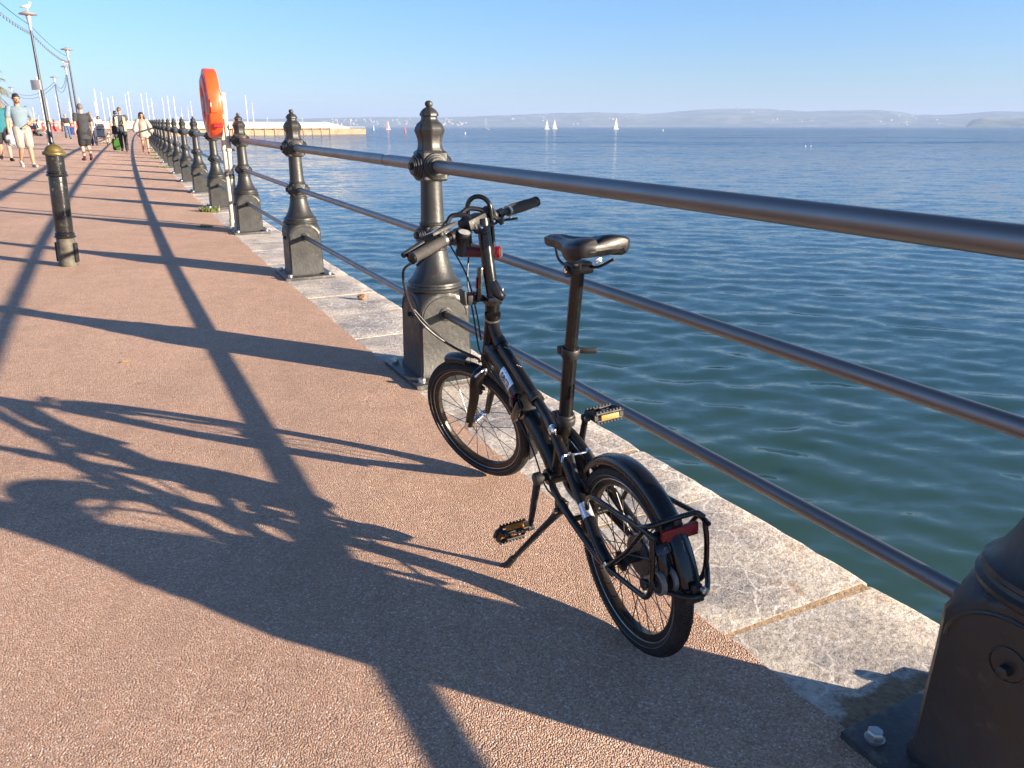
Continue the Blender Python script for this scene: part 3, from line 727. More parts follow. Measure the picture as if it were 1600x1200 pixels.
vbrake(lambda u, w, z: ST(.955 - u * .9 + z * -.35, w, .385 + z * .85 + u * .2), 'front_brake')
vbrake(lambda u, w, z: B(.185 + u + z * .62, w, .340 + z * .78), 'rear_brake')

# handlepost
hp = MB()
hp.tube([B(.8335, 0, .688), B(.828, 0, .716)], [.0235, .0245], 20)
hp.box(B(.830, 0, .722), (.062, .050, .030), None, .010)
hp.tube(bez([B(.822, .004, .726), B(.832, .002, .77), B(.842, 0, .85), B(.858, 0, .975)], 16), [.030, .028, .025, .0225, .021, .0205, .02, .02, .02] + [.0195] * 30 if 0 else .0205, 18)
hp.tube(bez([B(.80, .030, .728), B(.812, .016, .742), B(.83, .004, .775)], 10), [.012, .013, .014, .016, .017, .018, .019, .0195, .02, .0203, .0205, .0205, .0205, .0205][:len(bez([B(.80, .030, .728), B(.812, .016, .742), B(.83, .004, .775)], 10))], 14)
post = hp.build('handlepost', M['gloss'], bike)
MB().box(B(.838, -.036, .775), (.020, .016, .110), Matrix.Rotation(R(8), 3, 'X'), .006).box(B(.842, .036, .735), (.022, .016, .034), None, .005).build('post_lever', M['gloss'], post)
MB().box(B(.838, -.0455, .782), (.008, .004, .034), Matrix.Rotation(R(8), 3, 'X'), .002).build('lever_catch', M['red_acc'], post)
MB().lathe([(.0245, 0), (.0255, .003), (.0255, .018), (.0235, .021)], B(.842, 0, .655), SAX, 20).build('headset_cup', M['alu'], frame_o)
pb = MB().box(B(.868, -.062, .728), (.055, .030, .032), None, .005).box(B(.868, -.083, .735), (.05, .008, .046), None, .003).box(B(.85, -.035, .728), (.02, .03, .02), None, .003)
pbo = pb.build('luggage_socket', M['bk_m'], bike); MB().box(B(.860, -.050, .747), (.018, .016, .006), None, .002).build('release_button', M['red_acc'], pbo)

# handlebar and what is fitted to it
HC = B(.888, 0, .962); BR = sdir(0, 1, 0)
def HB(x, f=0, z=0):     # x along bar to the right, f forward, z up (bar space)
    return HC + BR * x + sdir(1, 0, 0) * (f - .05 * max(0, abs(x) - .06)) + sdir(0, 0, 1) * (z - .11 * max(0, x - .04))
hbm = MB(); hbm.tube([HB(-.29), HB(-.06), HB(0), HB(.04), HB(.06), HB(.25)], .0112, 16).tube([HB(-.07), HB(.07)], .0140, 16)
hbar = hbm.build('handlebar', M['gloss'], bike)
cl = MB().tube([B(.858, 0, .955), HB(0, -.005)], .020, 14)
cl.tube([HB(-.030), HB(.030)], .0225, 16)
cl.tube(arc(HB(-.052), .028, 200, -20, 12, sdir(1, 0, 0), sdir(0, 0, 1)), .0085, 10).tube(arc(HB(.048), .028, 200, -20, 12, sdir(1, 0, 0), sdir(0, 0, 1)), .0085, 10)
cl.tube([HB(-.055, -.03, -.012), HB(.05, -.03, -.012)], .009, 10)
rsm = Matrix((BR, sdir(1, 0, 0), sdir(0, 0, 1))).transposed()
cl.box(B(.868, -.030, .968), (.085, .055, .034), rsm, .010)
for pts in ([B(.890, -.108, .968), B(.892, -.085, .990), B(.868, -.045, .984), B(.836, -.014, .944), B(.828, -.010, .930)], [B(.898, -.062, .985), B(.900, -.030, 1.004), B(.884, .016, .994), B(.862, .058, .960), B(.860, .064, .950)]):
    cl.tube(bez(pts, 18), .0095, 10, flat=.75)
cl.build('bar_clamp', M['bk_m'], hbar)
mb = MB()
for x in (-.04, .02, .045): mb.lathe([(.0055, 0), (.0055, .006), (.003, .008)], HB(x, -.038, -.006), sdir(-1, 0, 0), 6)
mb.build('clamp_bolt', M['chrome'], hbar)
for sg, a, b in ((-1, -.175, -.310), (1, .140, .268)):
    g = MB(); n = 22
    g.tube([HB(a + (b - a) * i / n) for i in range(n + 1)], [.0165 + (.0006 if i % 2 else 0) + .0014 * math.sin(math.pi * min(1, i / n * 1.2)) for i in range(n + 1)], 18)
    go = g.build('grip', M['grip'], hbar, smooth=60)
    MB().lathe([(.0168, 0), (.0175, .002), (.0175, .007), (.012, .010), (.001, .010)], HB(b), BR * sg, 18).build('end_plug', M['gloss'], go)
    MB().lathe([(.0175, -.005), (.0175, .005)], HB(a - sg * .004), BR, 18).box(HB(a - sg * .004, -.004, -.020), (.010, .010, .010), None, .002).build('grip_collar', M['alu'], go)
    # brake lever reaches forward and outward below the bar
    bx = a - sg * .045
    lv = MB().box(HB(bx, .010, -.014), (.030, .034, .026), None, .006).tube(bez([HB(bx, .022, -.020), HB(bx + sg * .03, .050, -.034), HB(bx + sg * .085, .055, -.040), HB(bx + sg * .125, .052, -.046)], 14), [.0085] * 6 + [.0065] * 30 if 0 else .0068, 10, flat=.7)
    lv.lathe([(.0150, -.012), (.0150, .012)], HB(bx), BR, 16)
    lv.build('brake_lever', M['bk_m'] if sg < 0 else M['gloss'], hbar)
# left side: bar end tube, flat display, rear facing torch lamp
MB().tube([HB(-.325, .022, .012), HB(-.235, .024, .018)], .0085, 12).build('bar_end_stub', M['bk_m'], hbar)
ph = MB(); dm = Matrix((BR, sdir(1, 0, 0), sdir(0, 0, 1))).transposed() @ Matrix.Rotation(R(-14), 3, 'X')
ph.box(HB(-.168, .012, .030), (.105, .060, .011), dm, .004); pho = ph.build('display_unit', M['bk_m'], hbar)
MB().box(HB(-.168, .012, .030) + dm @ V(0, 0, .0058), (.094, .050, .001), dm).build('glass', M['screen'], pho)
MB().tube([HB(-.168, .01, .01), HB(-.168, .01, .026)], .012, 10).build('mount', M['bk_m'], pho)
lp = MB(); la = (HB(-.105, -.030, .004)); ld = (sdir(.35, -.12, -.80)).normalized()
lp.lathe([(.0205, 0), (.0215, .004), (.0215, .018), (.0165, .024), (.0160, .060), (.0175, .062), (.0175, .074), (.014, .078)], la, ld, 18)
lpo = lp.build('bar_lamp', M['bk_m'], hbar)
MB().lathe([(.001, -.0015), (.0185, -.0005), (.0185, .003)], la, ld, 18).build('lens', M['lens'], lpo)
MB().tube([HB(-.105, 0, 0), la + ld * .02], .010, 10).lathe([(.0155, -.009), (.0155, .009)], HB(-.105), BR, 16).build('bracket', M['bk_m'], lpo)
# hoses and cables
CP = [B(0.829, -0.275, 0.857), B(0.859, -0.270, 0.791), B(0.910, -0.240, 0.709), B(0.913, -0.190, 0.632), B(0.923, -0.110, 0.558), B(0.894, -0.045, 0.518)]
cb = MB()
def cable(pts, r=.0026): cb.tube(bez(pts, 40), r, 8)
cable([HB(-.300, .0, -.012), CP[0], CP[1], CP[2], CP[3], CP[4], CP[5], B(.90, -.035, .50)], .0042)
cable([CP[2] + B(0, .004, .002), CP[3] + B(0, .006, .006), B(.975, -.10, .545), B(.945, -.03, .50), B(.93, .0, .47)], .0028)
cable([HB(.105, .05, -.02), HB(.06, .085, .0), B(.955, -.01, .90), B(.92, -.045, .78), B(.90, -.042, .66), B(.91, -.03, .55), B(.86, -.035, .53), B(.70, -.030, .462)], .0028)
cable([HB(.10, .04, .01), HB(.02, .07, .03), HB(-.06, .075, .028), B(.95, -.10, .93), B(.90, -.055, .80), B(.875, -.04, .68), B(.88, -.03, .58)], .0026)
cable([B(.62, -.03, .415), B(.50, -.034, .345), B(.42, -.036, .262), B(.34, -.046, .262)], .0026)
cb.build('control_cables', M['cable'], bike)

# seat post and saddle
sp = MB(); a, b_, c_ = B(.228, 0, .925), B(.289, 0, .694), B(.338, 0, .480)
sp.tube([a, b_], .0168, 18).tube([b_, c_], .0192, 18)
spo = sp.build('seat_post', M['gloss'], bike)
dv = (a - c_).normalized()
MB().lathe([(.0225, -.014), (.0245, -.011), (.0245, .009), (.0225, .012)], b_, dv, 20).box(b_ + B(.026, -.012, 0), (.020, .020, .022), None, .004).tube([b_ + B(.0, .024, .0), b_ + B(-.012, .042, -.002), b_ + B(-.018, .066, -.004)], .0060, 10, flat=1.4).build('post_clamp', M['bk_m'], spo)
MB().lathe([(.0225, -.016), (.0245, -.012), (.0245, .012), (.022, .016)], B(.335, 0, .492), dv, 20).box(B(.362, -.012, .492), (.024, .022, .026), None, .004).build('seat_clamp', M['bk_m'], spo)
def saddle():
    st = [(0, .062, .012, -.030), (.012, .076, .018, -.042), (.035, .0805, .022, -.050), (.065, .078, .022, -.048), (.10, .062, .019, -.042), (.135, .041, .016, -.036), (.17, .028, .013, -.032), (.21, .0225, .011, -.030), (.24, .0215, .009, -.030), (.256, .018, .003, -.026), (.263, .009, -.006, -.018)]
    rings = []
    for x, hw, crown, dep in st:
        ring = []; n = 40
        for j in range(n):
            a = 2 * math.pi * j / n; cx, sx = math.cos(a), math.sin(a)
            y = hw * (abs(cx) ** .75) * (1 if cx > 0 else -1)
            if sx >= 0:
                z = crown * (abs(sx) ** .85)
                g = max(0, 1 - x / .16); z -= .016 * g * math.exp(-(y / .013) ** 2)      # split tail
                z -= .008 * math.exp(-(y / .010) ** 2) * (1 if .06 < x < .2 else 0)
                xx = x
            else:
                z = dep * (abs(sx) ** .7) * (.55 if abs(cx) < .8 else .9); xx = x
            if x < .05: xx = x + .034 * (1 - x / .05) * math.exp(-(y / .020) ** 2)
            ring.append(B(.108 + xx * .93, -y * .92 - .10 * (xx - .10), .984 + z + .010 * max(0, 1 - x / .09) - .004 * math.sin(math.pi * min(1, x / .2))))
        rings.append(ring)
    return MB().ring_loft(rings)
sao = saddle().build('saddle', M['vinyl'], bike, smooth=70)
rl = MB()
for sg in (-1, 1):
    rl.tube(bez([B(.335, sg * .008, .972), B(.295, sg * .018, .934), B(.22, sg * .022, .926), B(.175, sg * .026, .930), B(.135, sg * .045, .952)], 16), .0036, 8)
rl.build('saddle_rail', M['bk_m'], sao)
MB().box(B(.228, 0, .925), (.046, .056, .026), None, .006).lathe([(.014, -.034), (.014, .034)], B(.228, 0, .918), (0, 1, 0), 12).build('saddle_clamp', M['bk_m'], sao)
MB().lathe([(.006, -.040), (.006, .040)], B(.222, 0, .922), (0, 1, 0), 6).box(B(.128, 0, .955), (.004, .016, .012), None, .002).build('clamp_nut', M['chrome'], sao)

# crankset, pedals, chain
bb = B(.405, 0, .292); ck = MB()
eL, eR = B(.432, -.084, .128), B(.378, .084, .458)
for sg, e in ((-1, eL), (1, eR)):
    s0 = B(.405, sg * .062, .292); d = (e - s0); k = 8
    ck.tube([s0 + d * (i / k) for i in range(k + 1)], [.0165 - .005 * i / k for i in range(k + 1)], 12, flat=.62, flatdir=(0, 1, 0))
    ck.lathe([(.017, -.010), (.019, -.008), (.019, .008), (.016, .012)], s0, (0, 1, 0), 16).lathe([(.0125, -.009), (.0125, .009)], e, (0, 1, 0), 14)
ck.tube([B(.405, -.062, .292), B(.405, .062, .292)], .012, 12)
cko = ck.build('crankset', M['bk_m'], bike)
ring = MB()
prof = []
n = 104
out = [B(.405 + (.094 + .0025 * (i % 2)) * math.cos(2 * math.pi * i / n), .046, .292 + (.094 + .0025 * (i % 2)) * math.sin(2 * math.pi * i / n)) for i in range(n)]
inn = [B(.405 + .074 * math.cos(2 * math.pi * i / n), .046, .292 + .074 * math.sin(2 * math.pi * i / n)) for i in range(n)]
ring.ring_loft([out, inn, [p + B(0, .003, 0) for p in inn], [p + B(0, .003, 0) for p in out]], closed=True)
for q in range(5):
    a = 2 * math.pi * q / 5 + .3; ring.tube([B(.405 + .012 * math.cos(a), .050, .292 + .012 * math.sin(a)), B(.405 + .080 * math.cos(a), .048, .292 + .080 * math.sin(a))], .0075, 8)
ring.lathe([(.100, .052), (.106, .053), (.106, .056), (.100, .057)], bb, B(0, 1, 0), 64)
ring.build('chainring', M['bk_m'], cko)
chn = MB()
cp = [B(.405 + .094 * math.cos(R(a)), .048, .292 + .094 * math.sin(R(a))) for a in range(95, -96, -10)] + [B(.02, .048, .135), B(-.015, .048, .125), B(-.03, .048, .15), B(.0, .048, .19)] + [B(.0 + .032 * math.cos(R(a)), .048, .239 + .032 * math.sin(R(a))) for a in range(250, 79, -20)]
L = [p.copy() for p in cp]; pts = []
for p, q in zip(L, L[1:] + L[:1]):
    k = max(1, int((q - p).length / .0127))
    pts += [p.lerp(q, i / k) for i in range(k)]
for i, (p, q) in enumerate(zip(pts, pts[1:] + pts[:1])):
    chn.tube([p, q], .0036 if i % 2 else .0030, 6)
chn.build('chain', M['alu'], bike)
def pedal(e, sg, tilt):
    ax_ = B(0, sg, 0); m = Matrix.Rotation(R(tilt), 3, 'Y')
    def Q(f, o, z): return e + ax_ * o + m @ Vector((f, 0, z))
    p = MB()
    p.tube([e, e + ax_ * .098], .0065, 10).lathe([(.0105, .014), (.0105, .090)], e, ax_, 12)
    for f in (-.030, .030):
        p.tube([Q(f, .018, -.010), Q(f, .098, -.010)], .0048, 8).tube([Q(f, .018, .010), Q(f, .098, .010)], .0048, 8)
        for i in range(8): p.box(Q(f, .022 + .0105 * i, .0145), (.006, .005, .007), m); p.box(Q(f, .022 + .0105 * i, -.0145), (.006, .005, .007), m)
    for o in (.018, .058, .098):
        p.tube([Q(-.032, o, 0), Q(.032, o, 0)], .0062, 8, flat=1.9, flatdir=(0, 0, 1))
    p.tube([Q(-.03, .098, .008), Q(-.02, .108, .006), Q(.02, .108, .006), Q(.03, .098, .008)], .005, 8)
    o = p.build('pedal', M['bk_m'], cko)
    for f in (-.0365, .0365):
        MB().box(Q(f, .058, 0), (.006, .056, .015), m, .0015).build('reflector', M['amber'], o)
    MB().lathe([(.0085, .004), (.0085, .014)], e, ax_, 6).lathe([(.009, .052), (.012, .056), (.012, .062), (.009, .066)], e, ax_, 12).build('spindle', M['chrome'], o)
    return o
pedal(eL, -1, 52); pedal(eR, 1, 8)
# gears at the rear hub
cs = MB()
for i, r in enumerate((.058, .052, .046, .041, .036, .031, .027)): cs.lathe([(r, .0), (r, .0018)], cr + axr * (.022 + i * .0040), axr, 36)
cs.build('cassette', M['alu'], W_r)
MB().lathe([(.050, .018), (.050, .0195), (.02, .0195)], cr, axr, 40).build('spoke_guard', M['disc'], W_r)
MB().lathe([(.010, -.076), (.0125, -.074), (.0125, -.066), (.008, -.064)], cr, axr, 12).lathe([(.010, .076), (.0125, .074), (.0125, .066), (.008, .064)], cr, axr, 12).build('axle_nut', M['chrome'], W_r)
dr = MB().box(B(-.012, .066, .198), (.026, .020, .05), Matrix.Rotation(R(18), 3, 'Y'), .005).box(B(.012, .055, .158), (.016, .008, .070), Matrix.Rotation(R(20), 3, 'Y'), .003)
for p in (B(.005, .048, .180), B(.020, .048, .135)): dr.lathe([(.016, -.004), (.016, .004)], p, (0, 1, 0), 14)
dro = dr.build('rear_derailleur', M['bk_m'], bike)

# rear carrier with roller wheels and reflector
rk = MB(); rr = .0062
for sg in (-1, 1):
    o = .070
    rk.tube(bez([B(.125, sg * .052, .330), B(.110, sg * .060, .362), B(.060, sg * o, .398), B(-.06, sg * o, .412), B(-.165, sg * o, .425), B(-.212, sg * (o - .004), .424)], 30), rr, 12)
    rk.tube(bez([B(-.196, sg * (o - .002), .424), B(-.202, sg * o, .37), B(-.199, sg * o, .305), B(-.178, sg * o, .262), B(-.14, sg * o, .252), B(-.07, sg * .070, .243), B(-.005, sg * .071, .238)], 34), rr, 12)
    rk.tube([B(-.005, sg * .071, .240), B(-.10, sg * .071, .335), B(-.165, sg * .070, .420)], rr * .95, 12)
rk.tube(bez([B(-.150, -.070, .424), B(-.176, -.062, .437), B(-.182, -.030, .442), B(-.182, .030, .442), B(-.182, .056, .440), B(-.190, .070, .430)], 26), rr, 12)
rk.tube(bez([B(-.200, -.072, .318), B(-.214, -.064, .304), B(-.266, -.022, .300), B(-.266, .022, .300), B(-.214, .064, .304), B(-.200, .072, .318)], 24), rr, 12)
rko = rk.build('rear_carrier', M['gloss'], bike, smooth=60)
MB().box(B(-.262, .0, .312), (.012, .024, .024), None, .003).build('guard_bracket', M['bk_m'], rko)
MB().lathe([(.0075, 0), (.0075, .010), (.004, .012)], B(-.276, .006, .318), (-1, 0, 0), 10).build('bracket_screw', M['alu'], rko)
for w0 in (-.062, -.033):
    wo = MB().lathe([(.0235, -.0065), (.0285, -.005), (.0285, .005), (.0235, .0065), (.0232, .004), (.0232, -.004)], B(-.212, w0, .318), (0, 1, 0), 32).build('roller_wheel', M['castor'], rko, smooth=50)
    MB().lathe([(.0232, -.005), (.0232, .005)], B(-.212, w0, .318), (0, 1, 0), 28).lathe([(.006, -.0085), (.006, .0085)], B(-.212, w0, .318), (0, 1, 0), 8).build('roller_hub', M['bk_m'], wo)
MB().tube(bez([B(-.165, -.040, .405), B(-.195, -.046, .385), B(-.210, -.0475, .352), B(-.212, -.0475, .318)], 12), .0135, 12, flat=.9).box(B(-.195, -.046, .385), (.030, .040, .026), Matrix.Rotation(R(35), 3, 'Y'), .007).tube([B(-.212, -.072, .318), B(-.212, -.022, .318)], .005, 8).build('roller_fork', M['gloss'], rko)
rf = MB().box(B(-.193, .004, .412), (.010, .094, .030), None, .003).build('rear_reflector', M['red_ref'], rko)
MB().box(B(-.185, .004, .430), (.008, .02, .02), None, .002).build('reflector_bracket', M['bk_m'], rko)
# kickstand
ks = MB(); kp, kf = B(.315, -.040, .226), B(.436, -.165, .018)
ks.tube([B(.325, -.020, .250), kp, kp.lerp(kf, .15), kf.lerp(kp, .12)], [.015, .014, .0095, .0078], 12).box(B(.318, -.032, .238), (.034, .030, .036), None, .006)
kso = ks.build('kickstand', M['bk_m'], bike)
MB().tube([kf.lerp(kp, .14), kf, kf + B(.012, -.014, -.008)], [.0105, .0115, .010], 12).build('stand_foot', M['bk_m'], kso)
MB().lathe([(.008, 0), (.008, .008), (.004, .009)], B(.312, -.052, .232), B(0, -1, 0), 10).build('stand_bolt', M['chrome'], kso)

# D-lock hung over the bar
BM_ = BM.copy()
lk = empty('bike_lock', mtx=BM_)
tag(lk, 'black shackle lock with a dull red crossbar hanging on the handlebar', 'bike lock')
lc = B(.890, .002, .866); lx = (B(-.080, .105, -.005)).normalized(); lz = B(0, 0, 1)
sh = MB(); hw = .038; pts = [lc + lx * -hw + lz * -.01] + [lc + lx * -hw + lz * (.13 * i / 5) for i in range(1, 6)] + [lc + lz * .135 + lx * (hw * -math.cos(R(a))) + lz * (hw * math.sin(R(a))) for a in range(8, 173, 8)] + [lc + lx * hw + lz * (.13 * i / 5) for i in range(5, 0, -1)] + [lc + lx * hw + lz * -.01]
sh.tube(pts, .0075, 12).build('shackle', M['gloss'], lk)
cbm = MB().lathe([(.0165, -.062), (.0185, -.058), (.0185, .058), (.0165, .062)], lc, lx, 20).build('crossbar', M['lock_red'], lk)
MB().lathe([(.0150, .061), (.0140, .0645), (.001, .0645)], lc, lx, 20).build('end_face', M['disc'], cbm)
MB().tube([lc + lx * .052, lc + lx * .060], .0192, 18).build('crossbar_ring', M['red_acc'], cbm)

# ------------------------------------------------------------------ bollard
bo = empty('bollard', G(-3.94, 6.82)); bo.rotation_euler = (R(0), R(3.0), 0)
tag(bo, 'black bollard with a gold domed cap and worn bare foot', 'bollard')
mb = MB().lathe([(.071, .30), (.072, .5), (.070, .76), (.069, .765)], n=32); bod = mb.build('body', M['boll'], bo)
MB().lathe([(.070, .78), (.0695, .95)], n=32).build('upper_body', M['boll'], bo)
for z, r in ((.245, .088), (.765, .086)):
    MB().lathe([(.069, z), (r - .008, z + .003), (r, z + .012), (r - .006, z + .022), (.074, z + .028), (.081, z + .036), (.075, z + .046), (.069, z + .05)], n=36).build('collar', M['boll'], bo)
MB().lathe([(.078, -.02), (.077, .02), (.075, .10), (.072, .245)], n=32).build('foot', M['worn'], bo)
for sx in (-1, 1):
    MB().box((sx * .080, .0, .12), (.020, .05, .17), None, .006).build('hinge_plate', M['bk_m'], bo)
MB().lathe([(.070, .94), (.086, .944), (.092, .955), (.090, .966), (.082, .972), (.074, .974), (.070, .980), (.068, .988), (.063, 1.0), (.051, 1.014), (.032, 1.026), (.011, 1.032), (.001, 1.0325)], n=36).build('cap', M['gold'], bo)

# ------------------------------------------------------------------ lifebuoy stand
lx_, ly_, la_ = path(6.50)
lb = empty('lifebuoy_stand', PT(6.50, -.07, .034), math.pi / 2 - la_ - R(.6))      # x along the rail, y inland
tag(lb, 'orange lifebuoy housing on two cream poles standing against the railing', 'lifebuoy stand')
for x, top in ((.24, 1.50), (-.24, 1.58)):
    p = MB().tube([(x, .20, 0), (x, .20, top)], .030, 16).build('pole', M['cream'], lb)
    MB().lathe([(.060, 0), (.058, .012), (.040, .02), (.037, .10), (.031, .11)], (x, .20, 0), n=20).build('pole_foot', M['cream'], p)
    MB().lathe([(.034, 0), (.039, .006), (.039, .034), (.034, .04)], (x, .20, .93), n=20).box((x, .16, .95), (.02, .05, .03), None, .004).build('clamp', M['cream'], p)
    MB().lathe([(.0315, 0), (.0325, .005), (.0325, .05), (.0315, .055)], (x, .20, .62), n=16).build('rust_band', M['worn'], p)
hz, hy = 1.465, .235
hb = MB().lathe([(.30, 0), (.368, .0), (.380, .006), (.385, .018), (.385, .122), (.380, .136), (.366, .144), (.33, .146), (.325, .14), (.19, .14), (.18, .09), (.001, .09)], (0, hy, hz), (0, 1, 0), 56)
hou = hb.build('housing', M['orange'], lb, smooth=30)
fr_ = MB(); rings = []
for i in range(64):
    a = 2 * math.pi * i / 64; e = V(math.cos(a), 0, math.sin(a))
    rings.append([V(0, hy, hz) + e * (.255 + .068 * math.cos(b)) + V(0, .140 + .032 * math.sin(b), 0) for b in [math.pi * q / 8 for q in range(9)]])
fr_.ring_loft(rings, closed=True)
ring_o = fr_.build('ring', M['pinkwhite'], hou)
for a0 in (25, 115, 205, 295):      # orange bands round the ring
    mb = MB(); rr_ = []
    for a in range(a0, a0 + 41, 5):
        e = V(math.cos(R(a)), 0, math.sin(R(a))); rr_.append([V(0, hy, hz) + e * (.255 + .0695 * math.cos(b)) + V(0, .140 + .0335 * math.sin(b), 0) for b in [math.pi * q / 8 for q in range(9)]])
    vs = [p for g in rr_ for p in g]; mb.add(vs, [(i * 9 + j, i * 9 + j + 1, (i + 1) * 9 + j + 1, (i + 1) * 9 + j) for i in range(len(rr_) - 1) for j in range(8)])
    mb.build('orange_band', M['orange'], ring_o)
MB().lathe([(.18, .091), (.18, .096), (.001, .098)], (0, hy, hz), (0, 1, 0), 40).build('inner_panel', M['dark_red'], hou)
MB().box((-.380, hy + .085, hz - .03), (.03, .08, .15), None, .006).build('latch', M['orange'], hou)
MB().box((-.388, hy + .120, hz - .02), (.016, .016, .045), None, .003).build('latch_tab', M['pinkwhite'], hou)
MB().box((-.315, hy + .06, hz - .225), (.10, .10, .02), Matrix.Rotation(R(-52), 3, 'Y'), .006).build('drain_slot', M['dark_red'], hou)
MB().box((0, .225, 1.32), (.60, .014, .05), None, .003).build('crossbar', M['cream'], lb)
MB().box((0, .225, 1.52), (.60, .014, .05), None, .003).build('crossbar', M['cream'], lb)

# ------------------------------------------------------------------ street lamps, gulls, festoon cables, sign
LAMPS = [(-24.58, 43.0), (-33.70, 63.25), (-44.38, 82.5), (-56.52, 102.0), (-80.3, 132.0)]
LH = 6.35
def lamp_proto():
    o = empty('street_lamp')
    MB().lathe([(.17, -.02), (.17, .05), (.135, .09), (.125, .12), (.125, 1.05), (.15, 1.08), (.15, 1.12), (.11, 1.16), (.085, 1.22)], n=20).build('base', M['lampblack'], o)
    MB().lathe([(.082, 1.2), (.070, 3.4), (.055, LH - .75)], n=16).build('pole', M['lampblack'], o)
    nk = MB().lathe([(.058, LH - .78), (.075, LH - .74), (.075, LH - .58), (.06, LH - .55), (.10, LH - .30), (.13, LH - .12), (.11, LH - .08)], n=16)
    nk.build('lantern', M['lamphead'], o)
    hd = MB().lathe([(.10, LH - .10), (.40, LH - .06), (.43, LH - .03), (.40, LH), (.22, LH + .07), (.08, LH + .12), (.001, LH + .13)], n=28).build('canopy', M['lamphead'], o)
    return o
lp0 = lamp_proto()
LL = ['tall black street lamp nearest the camera, a gull perched on its disc shaped head', 'second tall street lamp, rising behind the man in the black shirt',
      'third street lamp along, a gull on its top', 'slim street lamp standing by the red barriers', 'very distant street lamp above the head of the man in the pale blue shirt']
for i, (x, y) in enumerate(LAMPS):
    o = lp0 if i == 0 else copy_tree(lp0)
    o.location = G(x, y); tag(o, LL[i], 'street lamp', 'street lamps along the promenade')
M['gull'] = mat('gull_white', (.78, .76, .72), .7, 0, .06, 8); M['gull_g'] = mat('gull_grey', (.30, .31, .33), .7, 0, .1, 8); M['beak'] = mat('beak_yellow', (.6, .38, .05), .5)
def gull(loc, rz, label):
    o = empty('gull', loc, rz)
    mb = MB().capsule((-.16, 0, .17), (.02, 0, .20), .05, .095, 14).capsule((.02, 0, .20), (.12, 0, .25), .09, .065, 14).capsule((.12, 0, .25), (.15, 0, .36), .055, .045, 12).ell((.165, 0, .385), (.058, .048, .05), 14, 10).capsule((-.16, 0, .17), (-.30, 0, .15), .045, .02, 10)
    mb.build('body', M['gull'], o, remesh=.012)
    for s in (-1, 1):
        MB().ell((-.07, s * .07, .205), (.20, .022, .065), 16, 8, Matrix.Rotation(R(-6), 3, 'Y')).build('wing', M['gull_g'], o)
        MB().tube([(.02, s * .035, .12), (.02, s * .035, .0)], .008, 6).box((.035, s * .035, .004), (.06, .045, .008)).build('leg', M['beak'], o)
    MB().capsule((.21, 0, .38), (.275, 0, .37), .014, .007, 8).build('beak', M['beak'], o)
    tag(o, label, 'gull')
for i, lab in ((0, 'white gull perched on the head of the nearest street lamp'), (2, 'small white gull perched on the third street lamp, farther off')):
    p = G(*LAMPS[i]); gull(p + V(0, 0, LH + .125), R(15 if i == 0 else 190), lab)
def cable_pts(a, b, sag, n=36): return [a.lerp(b, i / n) - V(0, 0, sag * 4 * (i / n) * (1 - i / n)) for i in range(n + 1)]
spans = [(Vector((-15.6, 23.5, zg(-15.6, 23.5))), G(*LAMPS[0]))] + [(G(*LAMPS[i]), G(*LAMPS[i + 1])) for i in range(4)]
names = ['out of the picture from the nearest lamp', 'from the nearest lamp to the second lamp', 'between the second and third lamps', 'drooping between the third and fourth lamps', 'drooping away beyond the fourth lamp']
for i, (a, b) in enumerate(spans):
    if i == 2: continue
    o = empty('support_cable', a + V(0, 0, 5.8)); o0 = o.location.copy()
    pts = cable_pts(a + V(0, 0, 5.82), b + V(0, 0, 5.82), .2 if i < 2 else 1.1)
    MB().tube([p - o0 for p in pts], .014 if i < 2 else .022, 6).build('cable', M['cable'], o); tag(o, 'thin plain cable strung ' + names[i], 'cable', 'cables strung between the lamps')
    o = empty('festoon_lights', a + V(0, 0, 5.48)); o0 = o.location.copy()
    pts = cable_pts(a + V(0, 0, 5.48), b + V(0, 0, 5.48), .25 if i < 2 else 1.2, 24)
    c = MB().tube([p - o0 for p in pts], .007 if i < 2 else .022, 6).build('cable', M['cable'], o)
    if i < 2:
        bl = MB().lathe([(.016, .0), (.02, -.04), (.024, -.05), (.036, -.075), (.040, -.10), (.030, -.13), (.001, -.145)], n=10).build('bulb', M['bulb'], o)
        for k, p in enumerate(pts[1:-1]):
            q = bl if k == 0 else bl.copy()
            if k: C.objects.link(q); q.parent = o
            q.location = p - o0
    tag(o, 'string of unlit festoon bulbs strung ' + names[i] if i < 2 else 'lower festoon cable strung ' + names[i], 'string lights', 'festoon strings between the lamps')
sx, sy = -24.5, 42.6
so = empty('sign_post', G(sx, sy)); tag(so, 'small white sign plate on a grey pole beside the nearest street lamp', 'sign')
MB().tube([(0, 0, 0), (0, 0, 3.15)], .035, 10).build('pole', M['lamphead'], so)
sp_ = MB().box((-.08, -.05, 2.95), (.62, .025, .48), Matrix.Rotation(R(-18), 3, 'Z'), .006).build('plate', M['white'], so)
MB().ell((-.02, 0, 3.25), (.07, .05, .10), 10, 8).build('pole_cap', M['white'], so)

